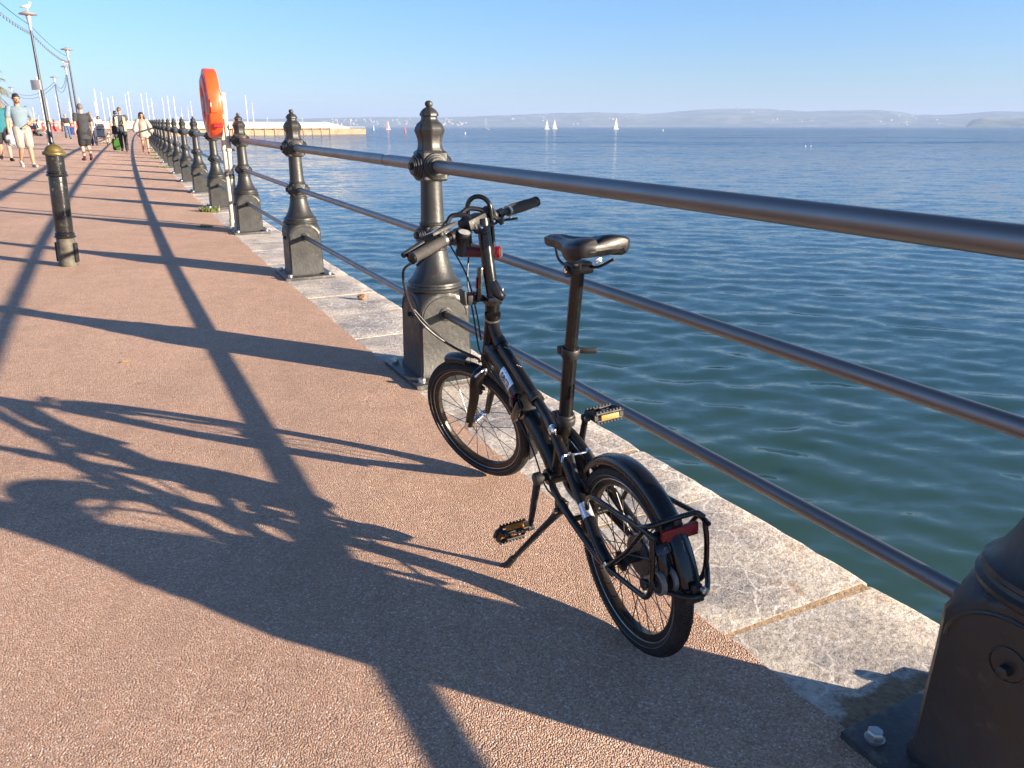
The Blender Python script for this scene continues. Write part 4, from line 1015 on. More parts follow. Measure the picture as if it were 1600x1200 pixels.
# ------------------------------------------------------------------ palm at the left edge
M['frond'] = mat('palm_frond', (.11, .115, .03), .55, 0, .4, 3); M['frond_d'] = mat('dry_frond', (.20, .15, .06), .8, 0, .4, 3); M['trunk'] = mat('palm_trunk', (.16, .12, .08), .9, 0, .4, 6, .6, 20)
pm = empty('palm_tree', G(-19.55, 30.0)); tag(pm, 'green and brown palm tree reaching in at the left edge behind the two men', 'palm tree')
tr = MB().tube([(0, 0, 0), (.05, 0, 1.0), (.02, .05, 2.45)], [.24, .19, .17], 14)
for i in range(26): a = i * 2.4; z = .2 + i * .09; tr.box((.19 * math.cos(a), .19 * math.sin(a), z), (.10, .12, .05), Matrix.Rotation(a, 3, 'Z') @ Matrix.Rotation(R(-50), 3, 'Y'), .01)
tr.build('trunk', M['trunk'], pm)
rp = random.Random(4)
fg, fd = MB(), MB()
for k in range(96):
    a = rp.uniform(0, 2 * math.pi); el = R(rp.uniform(-38, 80)); dry = el < R(-12) or rp.random() < .12; ln = rp.uniform(.95, 1.35)
    d = V(math.cos(a) * math.cos(el), math.sin(a) * math.cos(el), math.sin(el)); st = [V(0, .03, 2.45) + d * ln * t + V(0, 0, -.62 * ln * t * t * math.cos(el)) for t in np.linspace(0, 1, 9)]
    t_ = fd if dry else fg; t_.tube(st, [.018 - .0016 * i for i in range(9)], 5)
    side = d.cross(V(0, 0, 1)).normalized()
    for i in range(1, 9):
        for sg in (-1, 1):
            for q in range(3):
                b = st[i - 1].lerp(st[i], q / 3); L_ = .42 * (1 - abs(i - 4.5) / 7) * rp.uniform(.8, 1.1); tip = b + side * sg * L_ * .75 + (st[i] - st[i - 1]).normalized() * L_ * .6 + V(0, 0, -L_ * rp.uniform(.15, .5))
                wv = (st[i] - st[i - 1]).normalized() * .018
                t_.add([b - wv, b + wv, tip], [(0, 1, 2)])
fg.build('crown', M['frond'], pm, smooth=0); fd.build('dry_fronds', M['frond_d'], pm, smooth=0)

# ------------------------------------------------------------------ small things lying about
M['weed'] = mat('weed_green', (.10, .16, .03), .6, 0, .4, 40); M['straw'] = mat('dry_straw', (.42, .33, .14), .8, 0, .3, 30)
def weed(x, y, rad, n, hgt, label, seed):
    q = random.Random(seed); o = empty('weed_tuft', G(x, y)); g, d = MB(), MB()
    for i in range(n):
        a = q.uniform(0, 6.28); r = rad * q.random() ** .6; b = V(r * math.cos(a), r * math.sin(a) * .6, -.005); l = hgt * q.uniform(.5, 1.1)
        dr_ = V(q.uniform(-1, 1), q.uniform(-1, 1), 1.2).normalized(); s_ = V(dr_.y, -dr_.x, 0).normalized() * .004
        t_ = d if (q.random() < .2 and seed < 10) else g; t_.add([b - s_, b + s_, b + dr_ * l * .6 + s_ * .8, b + dr_ * l * .6 - s_ * .8, b + dr_ * l + V(dr_.x, dr_.y, -.3) * l * .3], [(0, 1, 2, 3), (3, 2, 4)])
    g.build('green_blades', M['weed'], o, smooth=0)
    if seed < 10: d.build('dry_blades', M['straw'], o, smooth=0)
    tag(o, label, 'weed', 'weeds along the coping')
weed(-4.47, 11.62, .16, 240, .11, 'green weed tuft at the foot of the post behind the lifebuoy stand', 1)
weed(-3.86, 9.82, .10, 90, .05, 'low weed tuft at the foot of the left lifebuoy pole', 2)
for k, (s_, t_) in enumerate(((21.5, .24), (27.8, .25), (33.9, .24))):
    p = PT(s_, t_); weed(p.x, p.y, .25, 110, .10, ['small weed on the coping just beyond the sixth or seventh post', 'small weed on the coping near the feet of the woman in white', 'far small weed on the coping past the woman in white'][k], 10 + k)
st_ = MB(); q = random.Random(9); st_.ell((0, 0, .02), (.038, .026, .022), 12, 8)
st_.v = [tuple(c + q.uniform(-.004, .004) for c in v) for v in st_.v]
so_ = st_.build('pebble', mat('pebble_brown', (.20, .12, .07), .8, 0, .4, 30), None, smooth=0, loc=Vector((-1.13, 5.71, .008))); tag(so_, 'small brown stone lying on the pale coping between two posts', 'stone')
lf = MB().add([(-.03, 0, .004), (0, -.012, .010), (.03, 0, .004), (0, .012, .009), (0, 0, .003)], [(0, 1, 4), (1, 2, 4), (2, 3, 4), (3, 0, 4)]).build('fallen_leaf', mat('leaf_tan', (.42, .30, .10), .7), None, smooth=0, loc=G(-2.07, 3.94)); lf.rotation_euler = (0, 0, .5); tag(lf, 'tiny tan leaf lying on the sunlit promenade', 'leaf')
# ------------------------------------------------------------------ red barriers at the far end of the promenade
M['barrier'] = mat('barrier_red', (.70, .045, .035), .5, 0, .15, 2)
def barrier():
    o = empty('traffic_barrier')
    MB().prism([(-.28, -.5, 0), (.28, -.5, 0), (.28, -.5, .12), (.12, -.5, .35), (.10, -.5, 1.0), (-.10, -.5, 1.0), (-.12, -.5, .35), (-.28, -.5, .12)], (0, 1.0, 0)).build('body', M['barrier'], o)
    MB().box((.12, 0, .72), (.03, .62, .22), None, .004).build('white_panel', M['white'], o)
    MB().tube([(0, -.3, 1.0), (0, -.3, 1.10), (0, .3, 1.10), (0, .3, 1.0)], .03, 6).build('handle', M['barrier'], o)
    return o
b0 = barrier()
for i in range(9):
    o = b0 if i == 0 else copy_tree(b0)
    x = -61.6 + i * .92; y = 100.5 + i * .55 + (.3 if i % 2 else 0)
    o.location = G(x, y); o.rotation_euler = (0, 0, R(-60 + (8 if i % 3 else -12)))
    tag(o, 'red plastic barrier in the far row, ' + ['first', 'second', 'third', 'fourth', 'fifth', 'sixth', 'seventh', 'eighth', 'ninth'][i] + ' from the left', 'barrier', 'red barriers in a row')

# ------------------------------------------------------------------ people
SKIN = {'tan': (.38, .19, .115), 'fair': (.45, .25, .17), 'brown': (.40, .20, .115)}
for k, c in SKIN.items():
    m = mat('skin_' + k, c, .5, 0, .08, 12); m.node_tree.nodes["Principled BSDF"].inputs["Subsurface Weight"].default_value = .05; M['skin_' + k] = m
def cloth(name, c, var=.12): return mat(name, c, .85, 0, var, 7, .25, 50, .2)
M['eye'] = mat('eye_dark', (.03, .02, .015), .2); M['lip'] = mat('lip', (.38, .13, .10), .5)
def person(name_loc, yaw, H, label, skin='tan', J=None, top=None, bottom=None, shoes=None, hair=None, vox=.012, beard=None, extra=None, fem=False, shirt_len=.455, sleeve=.6, sleeve_pad=.0, leg_len=1.0, leg_pad=.014, dress=None, socks=None, lean=0.0, glasses=False, bald=False):
    """Root stands between the feet; x is the way the person faces, y is to their left."""
    root = empty('person', name_loc, yaw); tag(root, label, 'person', 'people on the promenade')
    j = dict(hipL=(0, .052, .515), hipR=(0, -.052, .515), kneeL=(.07, .055, .285), kneeR=(.015, -.055, .275), ankL=(.10, .055, .045), ankR=(-.105, -.055, .075), shL=(-.005, .112, .81), shR=(-.005, -.112, .81),
             elL=(-.035, .150, .645), elR=(-.005, -.150, .645), haL=(.02, .165, .50), haR=(.075, -.16, .51), head=(.012, 0, .93), tiltL=0, toeL=-.028, toeR=-.05)
    if fem: j.update(shL=(-.005, .098, .81), shR=(-.005, -.098, .81))
    if J: j.update(J)
    def P(p): p = V(p); return V(p.x + lean * max(0, p.z - .5), p.y, p.z) * H
    sk = M['skin_' + skin]; b = MB()
    hd = P(j['head'])
    b.ell(hd + V(-.006, 0, .012) * H, (.054 * H, .043 * H, .056 * H), 18, 12).capsule(hd + V(.012, 0, -.020) * H, hd + V(.020, 0, -.040) * H, .034 * H, .024 * H)
    b.capsule(hd + V(.046, 0, .002) * H, hd + V(.056, 0, -.012) * H, .006 * H, .010 * H, 8)                                     # nose
    for s in (-1, 1): b.ell(hd + V(-.004, s * .045, -.006) * H, (.010 * H, .006 * H, .017 * H), 8, 6)                              # ears
    b.capsule(hd + V(.038, -.020, .016) * H, hd + V(.038, .020, .016) * H, .010 * H, .010 * H, 8)                                   # brow
    nb = P((-.004, 0, .815)); b.capsule(nb, hd + V(-.008, 0, -.03) * H, .032 * H, .028 * H)
    tw = .88 if fem else 1.0
    def trings(zs, grow=0.0, w=1.0):
        out = []
        for z, rx, ry in zs:
            c = P((0, 0, z)); out.append([c + V((rx + grow) * H * math.cos(a), (ry + grow) * H * w * math.sin(a), 0) for a in [2 * math.pi * k / 20 for k in range(20)]])
        return out
    TZ = [(.475, .045, .06), (.50, .058, .085), (.545, .062, .094 if not fem else .098), (.60, .055, .083 * (.9 if fem else 1)), (.66, .058, .088 * tw), (.73, .066, .100 * tw), (.785, .058, .105 * tw), (.815, .044, .095 * tw), (.832, .030, .06)]
    b.ring_loft(trings(TZ))
    for s, S in ((1, 'L'), (-1, 'R')):
        sh, el, ha = P(j['sh' + S]), P(j['el' + S]), P(j['ha' + S])
        b.capsule(sh, el, .030 * H, .023 * H).capsule(el, ha, .0225 * H, .0150 * H)
        d = (ha - el).normalized(); k = j.get('palm' + S, V(0, -s, -.2)); n = (V(k) - d * V(k).dot(d)).normalized(); t = d.cross(n)
        pc = ha + d * .030 * H
        b.capsule(ha, pc, .0145 * H, .017 * H, 8).capsule(pc - t * .010 * H, pc + t * .010 * H, .0105 * H, .0105 * H, 8)
        for q, L in ((-1.5, .034), (-.5, .042), (.5, .045), (1.5, .038)):
            f0 = pc + t * q * .0075 * H + d * .008 * H; f1 = f0 + (d + n * .25) * L * .5 * H; f2 = f1 + (d * .7 + n * .75) * L * .5 * H
            b.capsule(f0, f1, .0050 * H, .0046 * H, 6).capsule(f1, f2, .0046 * H, .0038 * H, 6)
        th = ha + d * .012 * H + t * .014 * H * (1 if d.x >= -.9 else -1); b.capsule(th, th + (d * .6 + t * .7 + n * .3) * .034 * H, .0062 * H, .0045 * H, 6)
        hp_, kn, an = P(j['hip' + S]), P(j['knee' + S]), P(j['ank' + S])
        b.capsule(hp_, kn, .050 * H, .032 * H).capsule(kn, kn.lerp(an, .35), .031 * H, .031 * H).capsule(kn.lerp(an, .3), an, .0325 * H, .0195 * H)
        sh_d = V(math.cos(j.get('toeyaw' + S, s * .12)), math.sin(j.get('toeyaw' + S, s * .12)), j['toe' + S] * 2.0 + .0)
        b.capsule(an + V(-.012, 0, -.020) * H, an + (sh_d * .085 + V(0, 0, -.022)) * H, .020 * H, .016 * H)
    body = b.build('body', sk, root, remesh=vox)
    # face and hair
    for s in (-1, 1):
        MB().ell(hd + V(.043, s * .018, .006) * H, (.006 * H, .007 * H, .0055 * H), 8, 6).build('eye', M['eye'], body)
    MB().capsule(hd + V(.0465, -.012, -.030) * H, hd + V(.0465, .012, -.030) * H, .0035 * H, .0035 * H, 6).build('mouth', M['lip'], body)
    if glasses: MB().box(hd + V(.047, 0, .007) * H, (.012 * H, .078 * H, .018 * H), None, .004).build('sunglasses', M['gloss'], root)
    if hair:
        hm, style = hair; hb_ = MB(); e = MB().ell((0, 0, 0), (1, 1, 1), 22, 14)
        keep = []; vs = [V(v) for v in e.v]
        for f in e.f:
            c = sum((vs[i] for i in f), V(0, 0, 0)) / len(f)
            lim = .30 if c.x > .35 else (-.12 if c.x > -.2 else -.62)
            if c.z > lim: keep.append(f)
        g = 1.10 if style != 'bald' else 1.0
        hv = [hd + V(-.006, 0, .012) * H + V(v.x * .054 * g, v.y * .0445 * g, v.z * .056 * g * (1.06 if v.z > 0 else 1)) * H for v in vs]
        if style == 'bald': keep = [f for f in keep if sum(vs[i].z for i in f) / len(f) < .35 and sum(vs[i].x for i in f) / len(f) < .3]
        rh = random.Random(int(H * 1000)); hv = [p + V(rh.uniform(-1, 1), rh.uniform(-1, 1), rh.uniform(-1, 1)) * .003 * H for p in hv]
        used = sorted({i for f in keep for i in f}); mp = {i: k for k, i in enumerate(used)}
        hb_.add([hv[i] for i in used], [tuple(mp[i] for i in f) for f in keep])
        ho = hb_.build('hair', hm, root, smooth=60); so2 = ho.modifiers.new('t', 'SOLIDIFY'); so2.thickness = .006 * H; so2.offset = -1
        if style == 'long':
            lg = MB()
            for s in (-1, 1): lg.capsule(hd + V(-.015, s * .045, .02) * H, hd + V(-.012, s * .062, -.065) * H, .024 * H, .026 * H)
            lg.capsule(hd + V(-.045, 0, .02) * H, hd + V(-.045, 0, -.085) * H, .040 * H, .045 * H).ell(hd + V(-.012, 0, .035) * H, (.056 * H, .062 * H, .045 * H), 16, 10)
            lg.build('long_hair', hm, root, remesh=.010)
    if beard: MB().ell(hd + V(.016, 0, -.038) * H, (.035 * H, .034 * H, .024 * H), 14, 8).build('beard', beard, root)
    # clothes
    if top:
        c = MB(); z0 = shirt_len
        zs = [(z0, .066, .099 * (1 if not fem else .95)), (z0 + .05, .070, .103 * (1 if not fem else .95))] + [(z, rx + .010, ry + .010) for z, rx, ry in TZ if z > z0 + .08]
        c.ring_loft(trings(zs))
        for S in 'LR':
            sh, el, ha = P(j['sh' + S]), P(j['el' + S]), P(j['ha' + S])
            if sleeve <= 1: c.capsule(sh + V(0, 0, -.003 * H), sh.lerp(el, sleeve), (.0365 + sleeve_pad) * H, (.036 + sleeve_pad) * H)
            else: c.capsule(sh, el, (.038 + sleeve_pad) * H, (.031 + sleeve_pad) * H).capsule(el, el.lerp(ha, sleeve - 1), (.031 + sleeve_pad) * H, (.026 + sleeve_pad) * H)
        c.build('shirt', top, root, remesh=vox)
    if bottom:
        c = MB(); c.ring_loft(trings([(.47, .066, .095), (.50, .068, .099), (.545, .067, .100), (.575, .062, .094)]))
        for S in 'LR':
            hp_, kn, an = P(j['hip' + S]), P(j['knee' + S]), P(j['ank' + S])
            if leg_len <= 1: c.capsule(hp_, hp_.lerp(kn, leg_len), (.050 + leg_pad) * H, (.038 + leg_pad) * H)
            else: c.capsule(hp_, kn, (.050 + leg_pad) * H, (.034 + leg_pad) * H).capsule(kn, kn.lerp(an, leg_len - 1), (.034 + leg_pad) * H, (.026 + leg_pad) * H)
        c.build('trousers' if leg_len > 1 else 'shorts', bottom, root, remesh=vox)
    if dress:
        dm, zz = dress; c = MB(); c.ring_loft(trings([(zz, .088, .115), (zz + .06, .085, .112), (.55, .075, .108), (.62, .068, .092), (.70, .074, .098), (.76, .066, .096), (.79, .052, .088)])); c.build('dress', dm, root, remesh=vox)
    if shoes:
        for s, S in ((1, 'L'), (-1, 'R')):
            an = P(j['ank' + S]); sh_d = V(math.cos(s * .12), math.sin(s * .12), j['toe' + S] * 2.0)
            MB().capsule(an + V(-.014, 0, -.022) * H, an + (sh_d * .090 + V(0, 0, -.022)) * H, .027 * H, .021 * H).capsule(an + V(0, 0, -.015) * H, an + V(.0, 0, .0) * H, .026 * H, .024 * H).build('shoe', shoes, root, remesh=max(.008, vox * .7))
            if socks: MB().capsule(an, an.lerp(P(j['knee' + S]), .13), .024 * H, .025 * H).build('sock', socks, root)
    if extra: extra(root, P, j, H)
    return root
H_dark = mat('hair_black', (.018, .013, .010), .5, 0, .3, 40, .5, 90); H_brown = mat('hair_brown', (.10, .06, .035), .6, 0, .3, 40, .4, 90); H_grey = mat('hair_grey', (.11, .10, .09), .7, 0, .3, 40, .4, 90); H_blond = mat('hair_sandy', (.20, .14, .08), .7, 0, .3, 40, .4, 90)
def toward(x, y): return math.atan2(-y, -x)                       # facing the camera
ra = math.pi / 2 - R(-25.5)                                        # bearing of the promenade, away from the camera
away, back = ra, ra + math.pi
# the two men walking in at the left
def ex1(root, P, j, H):
    ha = P(j['haR']); MB().ell(ha + V(.03, -.02, -.16), (.085, .11, .10), 16, 10).capsule(ha + V(.10, -.02, -.23), ha + V(.17, -.02, -.26), .07, .06, 10).build('cap_in_hand', cloth('cap_white', (.34, .34, .335)), root, remesh=.012)
    el, ha = P(j['elL']), P(j['haL']); MB().tube([el.lerp(ha, .80), el.lerp(ha, .90)], .034, 12).build('wristwatch', M['gloss'], root)
person(G(-13.05, 21.56), toward(-13.17, 21.56) + R(14), 1.85, 'man in a pale blue t-shirt and white shorts holding a white cap', 'tan',
       dict(kneeL=(.075, .045, .285), ankL=(.09, .05, .042), kneeR=(.03, -.055, .28), ankR=(-.10, -.055, .085), toeR=-.30, elL=(-.02, .165, .645), haL=(.085, .045, .565), elR=(-.02, -.155, .64), haR=(.0, -.165, .485), shL=(-.005, .118, .81), shR=(-.005, -.118, .81)),
       cloth('tee_pale_blue', (.135, .185, .225)), cloth('shorts_white', (.27, .245, .22)), cloth('trainers_white', (.34, .33, .32)), (H_dark, 'short'), .0085, H_brown, ex1, sleeve=.62, sleeve_pad=.002, leg_len=.90, leg_pad=.020, shirt_len=.475)
def ex2(root, P, j, H):
    ha = P(j['haL']); mb = MB().capsule(ha + V(.06, -.02, -.02), ha + V(.05, 0, -.34), .09, .12, 12).capsule(ha + V(.05, .03, -.10), ha + V(.03, .06, -.42), .06, .07, 10).capsule(ha + V(.07, -.05, -.10), ha + V(.08, -.09, -.40), .05, .06, 10)
    mb.build('jacket_in_hand', cloth('denim_pale', (.22, .29, .36), .3), root, remesh=.012)
person(G(-15.6, 24.73), toward(-15.5, 24.7) + R(8), 1.84, 'bearded man in a teal shirt and black shorts at the left edge', 'fair',
       dict(haL=(.07, .13, .49), elL=(-.01, .155, .64)), cloth('shirt_teal', (.02, .12, .15)), cloth('shorts_black', (.025, .025, .03)), cloth('boots_black', (.02, .02, .022)), (H_dark, 'short'), .0085, H_dark, ex2, leg_len=.85, leg_pad=.016)
# man walking away
person(G(-13.78, 26.06), away + R(18), 1.74, 'grey haired man in a black shirt and black shorts walking away, seen from behind', 'fair',
       dict(kneeL=(.05, .055, .285), ankL=(.02, .055, .045), kneeR=(.07, -.05, .29), ankR=(-.03, -.045, .085), toeR=-.30, elR=(.06, -.165, .66), haR=(.13, -.175, .52), elL=(-.04, .145, .655), haL=(.0, .15, .51)),
       cloth('shirt_black', (.035, .036, .040)), cloth('shorts_dark', (.022, .022, .026)), cloth('trainers_maroon', (.10, .025, .035)), (H_grey, 'short'), .0095, sleeve=.62, sleeve_pad=.003, shirt_len=.375, leg_len=.93, leg_pad=.022, socks=cloth('sock_dark', (.03, .02, .03)))
# couple
def ex4(root, P, j, H):
    sh = P((.075, .085, .80)); MB().tube([P((.03, .09, .83)), P((.085, .04, .72)), P((.088, -.06, .60)), P((.06, -.115, .50))], .013, 8).build('cross_strap', cloth('strap_dark', (.03, .03, .035)), root)
    for s in (1, -1): MB().prism([P((.072, s * .05, .81)), P((.085, s * .11, .78)), P((.082, s * .112, .47)), P((.084, s * .060, .47))], V(.012, 0, 0)).build('open_shirt_front', cloth('shirt_cream', (.40, .36, .29)), root)
    MB().box(P((.06, -.15, .50)), (.12, .22, .34), None, .04).build('shoulder_bag', cloth('bag_black', (.02, .02, .025)), root)
person(G(-16.51, 34.29), back - R(4), 1.80, 'man in sunglasses with an open cream shirt, black trousers and a strap across his chest', 'fair',
       dict(elL=(.0, .155, .66), haL=(.10, .09, .63), haR=(.03, -.18, .50)), cloth('top_charcoal', (.06, .065, .08)), cloth('trousers_black', (.025, .027, .030)), cloth('shoes_tan', (.16, .11, .08)), (H_brown, 'short'), .011, None, ex4, leg_len=1.93, leg_pad=.010, glasses=True, sleeve=.5)
def ex5(root, P, j, H):
    c = MB()
    for S in 'LR':
        sh, el, ha = P(j['sh' + S]), P(j['el' + S]), P(j['ha' + S]); c.capsule(sh, el, .045 * H, .060 * H).capsule(el, el.lerp(ha, .75), .060 * H, .062 * H)
        s = 1 if S == 'L' else -1
        c.capsule(P((-.03, s * .09, .77)), P((-.04, s * .115, .47)), .045 * H, .055 * H)
    c.build('loose_overshirt', cloth('overshirt_white', (.30, .275, .25)), root, remesh=.013)
person(G(-15.22, 33.43), back + R(2), 1.62, 'dark haired woman in a short white dress and loose white overshirt beside the railing', 'tan',
       dict(elL=(.0, .16, .66), haL=(.02, .19, .53), elR=(-.01, -.165, .665), haR=(.03, -.20, .55)), None, None, cloth('sandals_brown', (.22, .10, .06)), (H_dark, 'long'), .011, None, ex5, True, dress=(cloth('dress_white', (.30, .27, .225)), .40))
# more people beyond
def ex6(root, P, j, H):
    MB().box(P((-.085, 0, .70)), (.11, .26, .36), None, .05).build('backpack', cloth('backpack_grey', (.10, .12, .15)), root)
person(G(-21.55, 41.6), away, 1.66, 'sandy haired man in a grey jacket pushing a pushchair', 'fair',
       dict(elL=(.05, .14, .66), haL=(.18, .12, .60), elR=(.05, -.14, .66), haR=(.18, -.12, .60)), cloth('jacket_grey', (.30, .33, .37)), cloth('jeans_navy', (.04, .05, .08)), cloth('shoes_dark', (.04, .03, .03)), (H_blond, 'short'), .013, None, ex6, leg_len=1.9, sleeve=1.8)
person(G(-33.39, 65.66), back, 1.60, 'dark haired person in a white top and blue jeans standing just right of the pushchair', 'tan',
       dict(), cloth('top_white', (.42, .40, .38)), cloth('jeans_blue', (.05, .09, .20)), cloth('shoes_grey', (.3, .3, .3)), (H_dark, 'long'), .016, fem=True, leg_len=1.9, sleeve=1.7)
def ex8(root, P, j, H):
    MB().lathe([(.135 * H * .9, .0), (.14 * H * .9, .02), (.14 * H * .9, .14), (.135 * H * .9, .16)], P((0, 0, .52)), n=20).build('jumper_round_waist', cloth('band_cream', (.45, .41, .28)), root)
    ha = P(j['haL']); MB().box(ha + V(.02, .02, -.30), (.20, .34, .52), None, .06).build('bag_in_hand', cloth('bag_navy', (.02, .04, .16)), root)
person(G(-31.66, 57.64), away - R(160), 1.68, 'bald man in a black jacket carrying a navy bag', 'fair',
       dict(haL=(.02, .20, .50)), cloth('jacket_black', (.025, .027, .03)), cloth('trousers_denim', (.05, .10, .18)), cloth('shoes_black', (.03, .03, .03)), (H_grey, 'bald'), .014, None, ex8, leg_len=1.9, sleeve=1.85)
person(G(-18.95, 38.9), away, 1.72, 'dark haired man in a grey t-shirt almost hidden behind the man in sunglasses', 'tan', dict(), cloth('tee_grey', (.26, .27, .28)), cloth('shorts_navy', (.04, .045, .06)), cloth('shoes_w', (.5, .5, .5)), (H_dark, 'short'), .014, leg_len=.9)
person(G(-57.6, 101.2), away + R(170), 1.66, 'person in an orange and white top in front of the red barriers', 'tan', dict(), cloth('top_peach', (.45, .28, .19)), cloth('trousers_dark', (.04, .03, .05)), cloth('shoes_b', (.05, .05, .05)), (H_brown, 'short'), .02, leg_len=1.9)
person(G(-44.6, 73.0), away + R(30), 1.70, 'standing person in a dark top behind the seated couple at the far left', 'tan', dict(), cloth('top_dark', (.04, .04, .05)), cloth('shorts_pink', (.55, .35, .30)), cloth('shoes_c', (.4, .3, .3)), (H_dark, 'short'), .02, leg_len=.9)
# seated couple on a bench at the far left
sitj = dict(hipL=(0, .055, .28), hipR=(0, -.055, .28), kneeL=(.24, .06, .29), kneeR=(.24, -.06, .27), ankL=(.42, .06, .09), ankR=(.46, -.06, .07), shL=(-.03, .105, .575), shR=(-.03, -.105, .575), elL=(.0, .15, .42), elR=(.0, -.15, .42), haL=(.13, .10, .36), haR=(.13, -.10, .36), head=(-.01, 0, .70))
def seated(loc, yaw, H, label, top, bottom, hair, sk):
    root = empty('person', loc, yaw); tag(root, label, 'person', 'people on the promenade'); b = MB(); j = sitj
    P = lambda p: V(p) * H
    hd = P(j['head']); b.ell(hd, (.052 * H, .044 * H, .066 * H), 14, 10).capsule(hd + V(.05, 0, -.008) * H, hd + V(.055, 0, -.014) * H, .007 * H, .009 * H, 6).capsule(P((-.02, 0, .58)), hd, .03 * H, .028 * H)
    b.capsule(P((0, 0, .29)), P((-.03, 0, .52)), .075 * H, .075 * H)
    c, t = MB(), MB(); t.capsule(P((0, 0, .27)), P((-.03, 0, .54)), .095 * H, .085 * H).capsule(P(j['shL']), P(j['shR']), .045 * H, .045 * H); c.capsule(P(j['hipL']), P(j['hipR']), .07 * H, .07 * H)
    for S in 'LR':
        b.capsule(P(j['sh' + S]), P(j['el' + S]), .03 * H, .024 * H).capsule(P(j['el' + S]), P(j['ha' + S]), .022 * H, .016 * H).ell(P(j['ha' + S]) + V(.02, 0, 0), (.04, .03, .015), 8, 6)
        b.capsule(P(j['hip' + S]), P(j['knee' + S]), .048 * H, .033 * H).capsule(P(j['knee' + S]), P(j['ank' + S]), .032 * H, .02 * H).capsule(P(j['ank' + S]), P(j['ank' + S]) + V(.09, 0, .03) * H, .02 * H, .016 * H)
        t.capsule(P(j['sh' + S]), P(j['el' + S]), .04 * H, .036 * H); c.capsule(P(j['hip' + S]), P(j['hip' + S]).lerp(P(j['knee' + S]), .8), .062 * H, .05 * H)
    b.build('body', M['skin_' + sk], root, remesh=.016); t.build('shirt', top, root, remesh=.018); c.build('shorts', bottom, root, remesh=.018)
    MB().ell(hd + V(-.012, 0, .018) * H, (.056 * H, .050 * H, .06 * H), 14, 10).build('hair', hair, root)
bx, by = -40.2, 68.6; bl = empty('bench', G(bx, by), away - R(70)); tag(bl, 'low dark bench under the seated couple at the far left of the promenade', 'bench')
MB().box((0, 0, .43), (.45, 1.7, .05), None, .01).build('seat', M['bk_m'], bl); MB().box((-.26, 0, .68), (.05, 1.7, .34), None, .01).build('backrest', M['bk_m'], bl)
for s in (-1, 1): MB().box((0, s * .7, .20), (.40, .06, .42), None, .01).build('leg', M['bk_m'], bl)
Rb = Matrix.Rotation(away - R(70), 3, 'Z')
for s, lab, tp, bt, hr, sk in ((-.36, 'seated person in a white top at the far left, legs stretched out', (.42, .39, .36), (.05, .05, .06), H_dark, 'tan'), (.38, 'seated person in a grey top on the far side of the bench', (.25, .24, .26), (.40, .38, .36), H_brown, 'fair')):
    seated(G(bx, by) + Rb @ V(.02, s, -.02), away - R(70), 1.72, lab, cloth('sit_top', tp), cloth('sit_shorts', bt), hr, sk)
# pushchair
pc_ = empty('pushchair', G(-21.66, 42.6), away); tag(pc_, 'dark folding pushchair in front of the man in the grey jacket', 'pushchair')
fm = MB()
for s in (-.22, .22):
    fm.tube([(-.42, s, 1.0), (-.20, s, .62), (.30, s, .10)], .013, 8).tube([(.10, s, .62), (-.22, s, .12)], .013, 8).tube([(-.2, s, .62), (.15, s, .62)], .013, 8)
fm.tube([(-.42, -.22, 1.0), (-.42, .22, 1.0)], .015, 8).tube([(.3, -.22, .1), (.3, .22, .1)], .012, 8).tube([(-.22, -.22, .12), (-.22, .22, .12)], .012, 8); fm.build('pushchair_frame', M['alu'], pc_)
MB().box((.02, 0, .48), (.36, .38, .06), Matrix.Rotation(R(12), 3, 'Y'), .02).box((-.17, 0, .68), (.07, .38, .46), Matrix.Rotation(R(-18), 3, 'Y'), .02).build('pushchair_seat', cloth('pram_navy', (.02, .03, .06)), pc_)
hd_ = MB(); rings = [[V(-.12 + .30 * math.cos(R(a)), y, .78 + .30 * math.sin(R(a))) for y in (-.2, 0, .2)] + [V(-.12 + .28 * math.cos(R(a)), y, .78 + .28 * math.sin(R(a))) for y in (.2, 0, -.2)] for a in range(35, 171, 15)]
hd_.ring_loft(rings).build('hood', cloth('pram_hood', (.025, .03, .05)), pc_)
MB().box((.0, 0, .25), (.36, .34, .14), None, .03).build('basket', cloth('pram_basket', (.30, .22, .18)), pc_)
for x, s in ((.30, -.24), (.30, .24), (-.22, -.26), (-.22, .26)):
    MB().lathe([(.06, -.02), (.085, -.015), (.085, .015), (.06, .02)], (x, s, .085), (0, 1, 0), 20).build('pushchair_wheel', M['tyre'], pc_)
# green bag standing on the ground, small pale dog
gb = empty('shopping_bag', G(-17.05, 34.7) + V(0, 0, .06), back); tag(gb, 'bright green shopping bag hanging by the man in sunglasses', 'bag')
MB().ring_loft([[V(x * sx, y * sy, z) for x, y in ((-1, -1), (1, -1), (1, 1), (-1, 1))] for z, sx, sy in ((0, .08, .12), (.03, .10, .14), (.28, .11, .15), (.46, .08, .14))]).build('bag_body', cloth('bag_green', (.03, .10, .015)), gb, smooth=20)
for s in (-1, 1): MB().tube([(s * .08, -.09, .45), (s * .05, -.05, .60), (s * .05, .05, .60), (s * .08, .09, .45)], .012, 6).build('bag_handle', cloth('bag_strap', (.04, .14, .02)), gb)
dg = empty('dog', G(-23.5, 46.8), back + R(25)); tag(dg, 'small cream dog standing beside the green shopping bag', 'dog')
d_ = MB().capsule((-.20, 0, .36), (.0, 0, .35), .085, .095, 12).capsule((.0, 0, .35), (.18, 0, .37), .10, .115, 12).capsule((.20, 0, .42), (.30, 0, .54), .075, .06, 10).ell((.34, 0, .58), (.085, .07, .07), 12, 8).capsule((.38, 0, .56), (.47, 0, .54), .045, .032, 8).capsule((-.27, 0, .40), (-.38, 0, .55), .03, .018, 8)
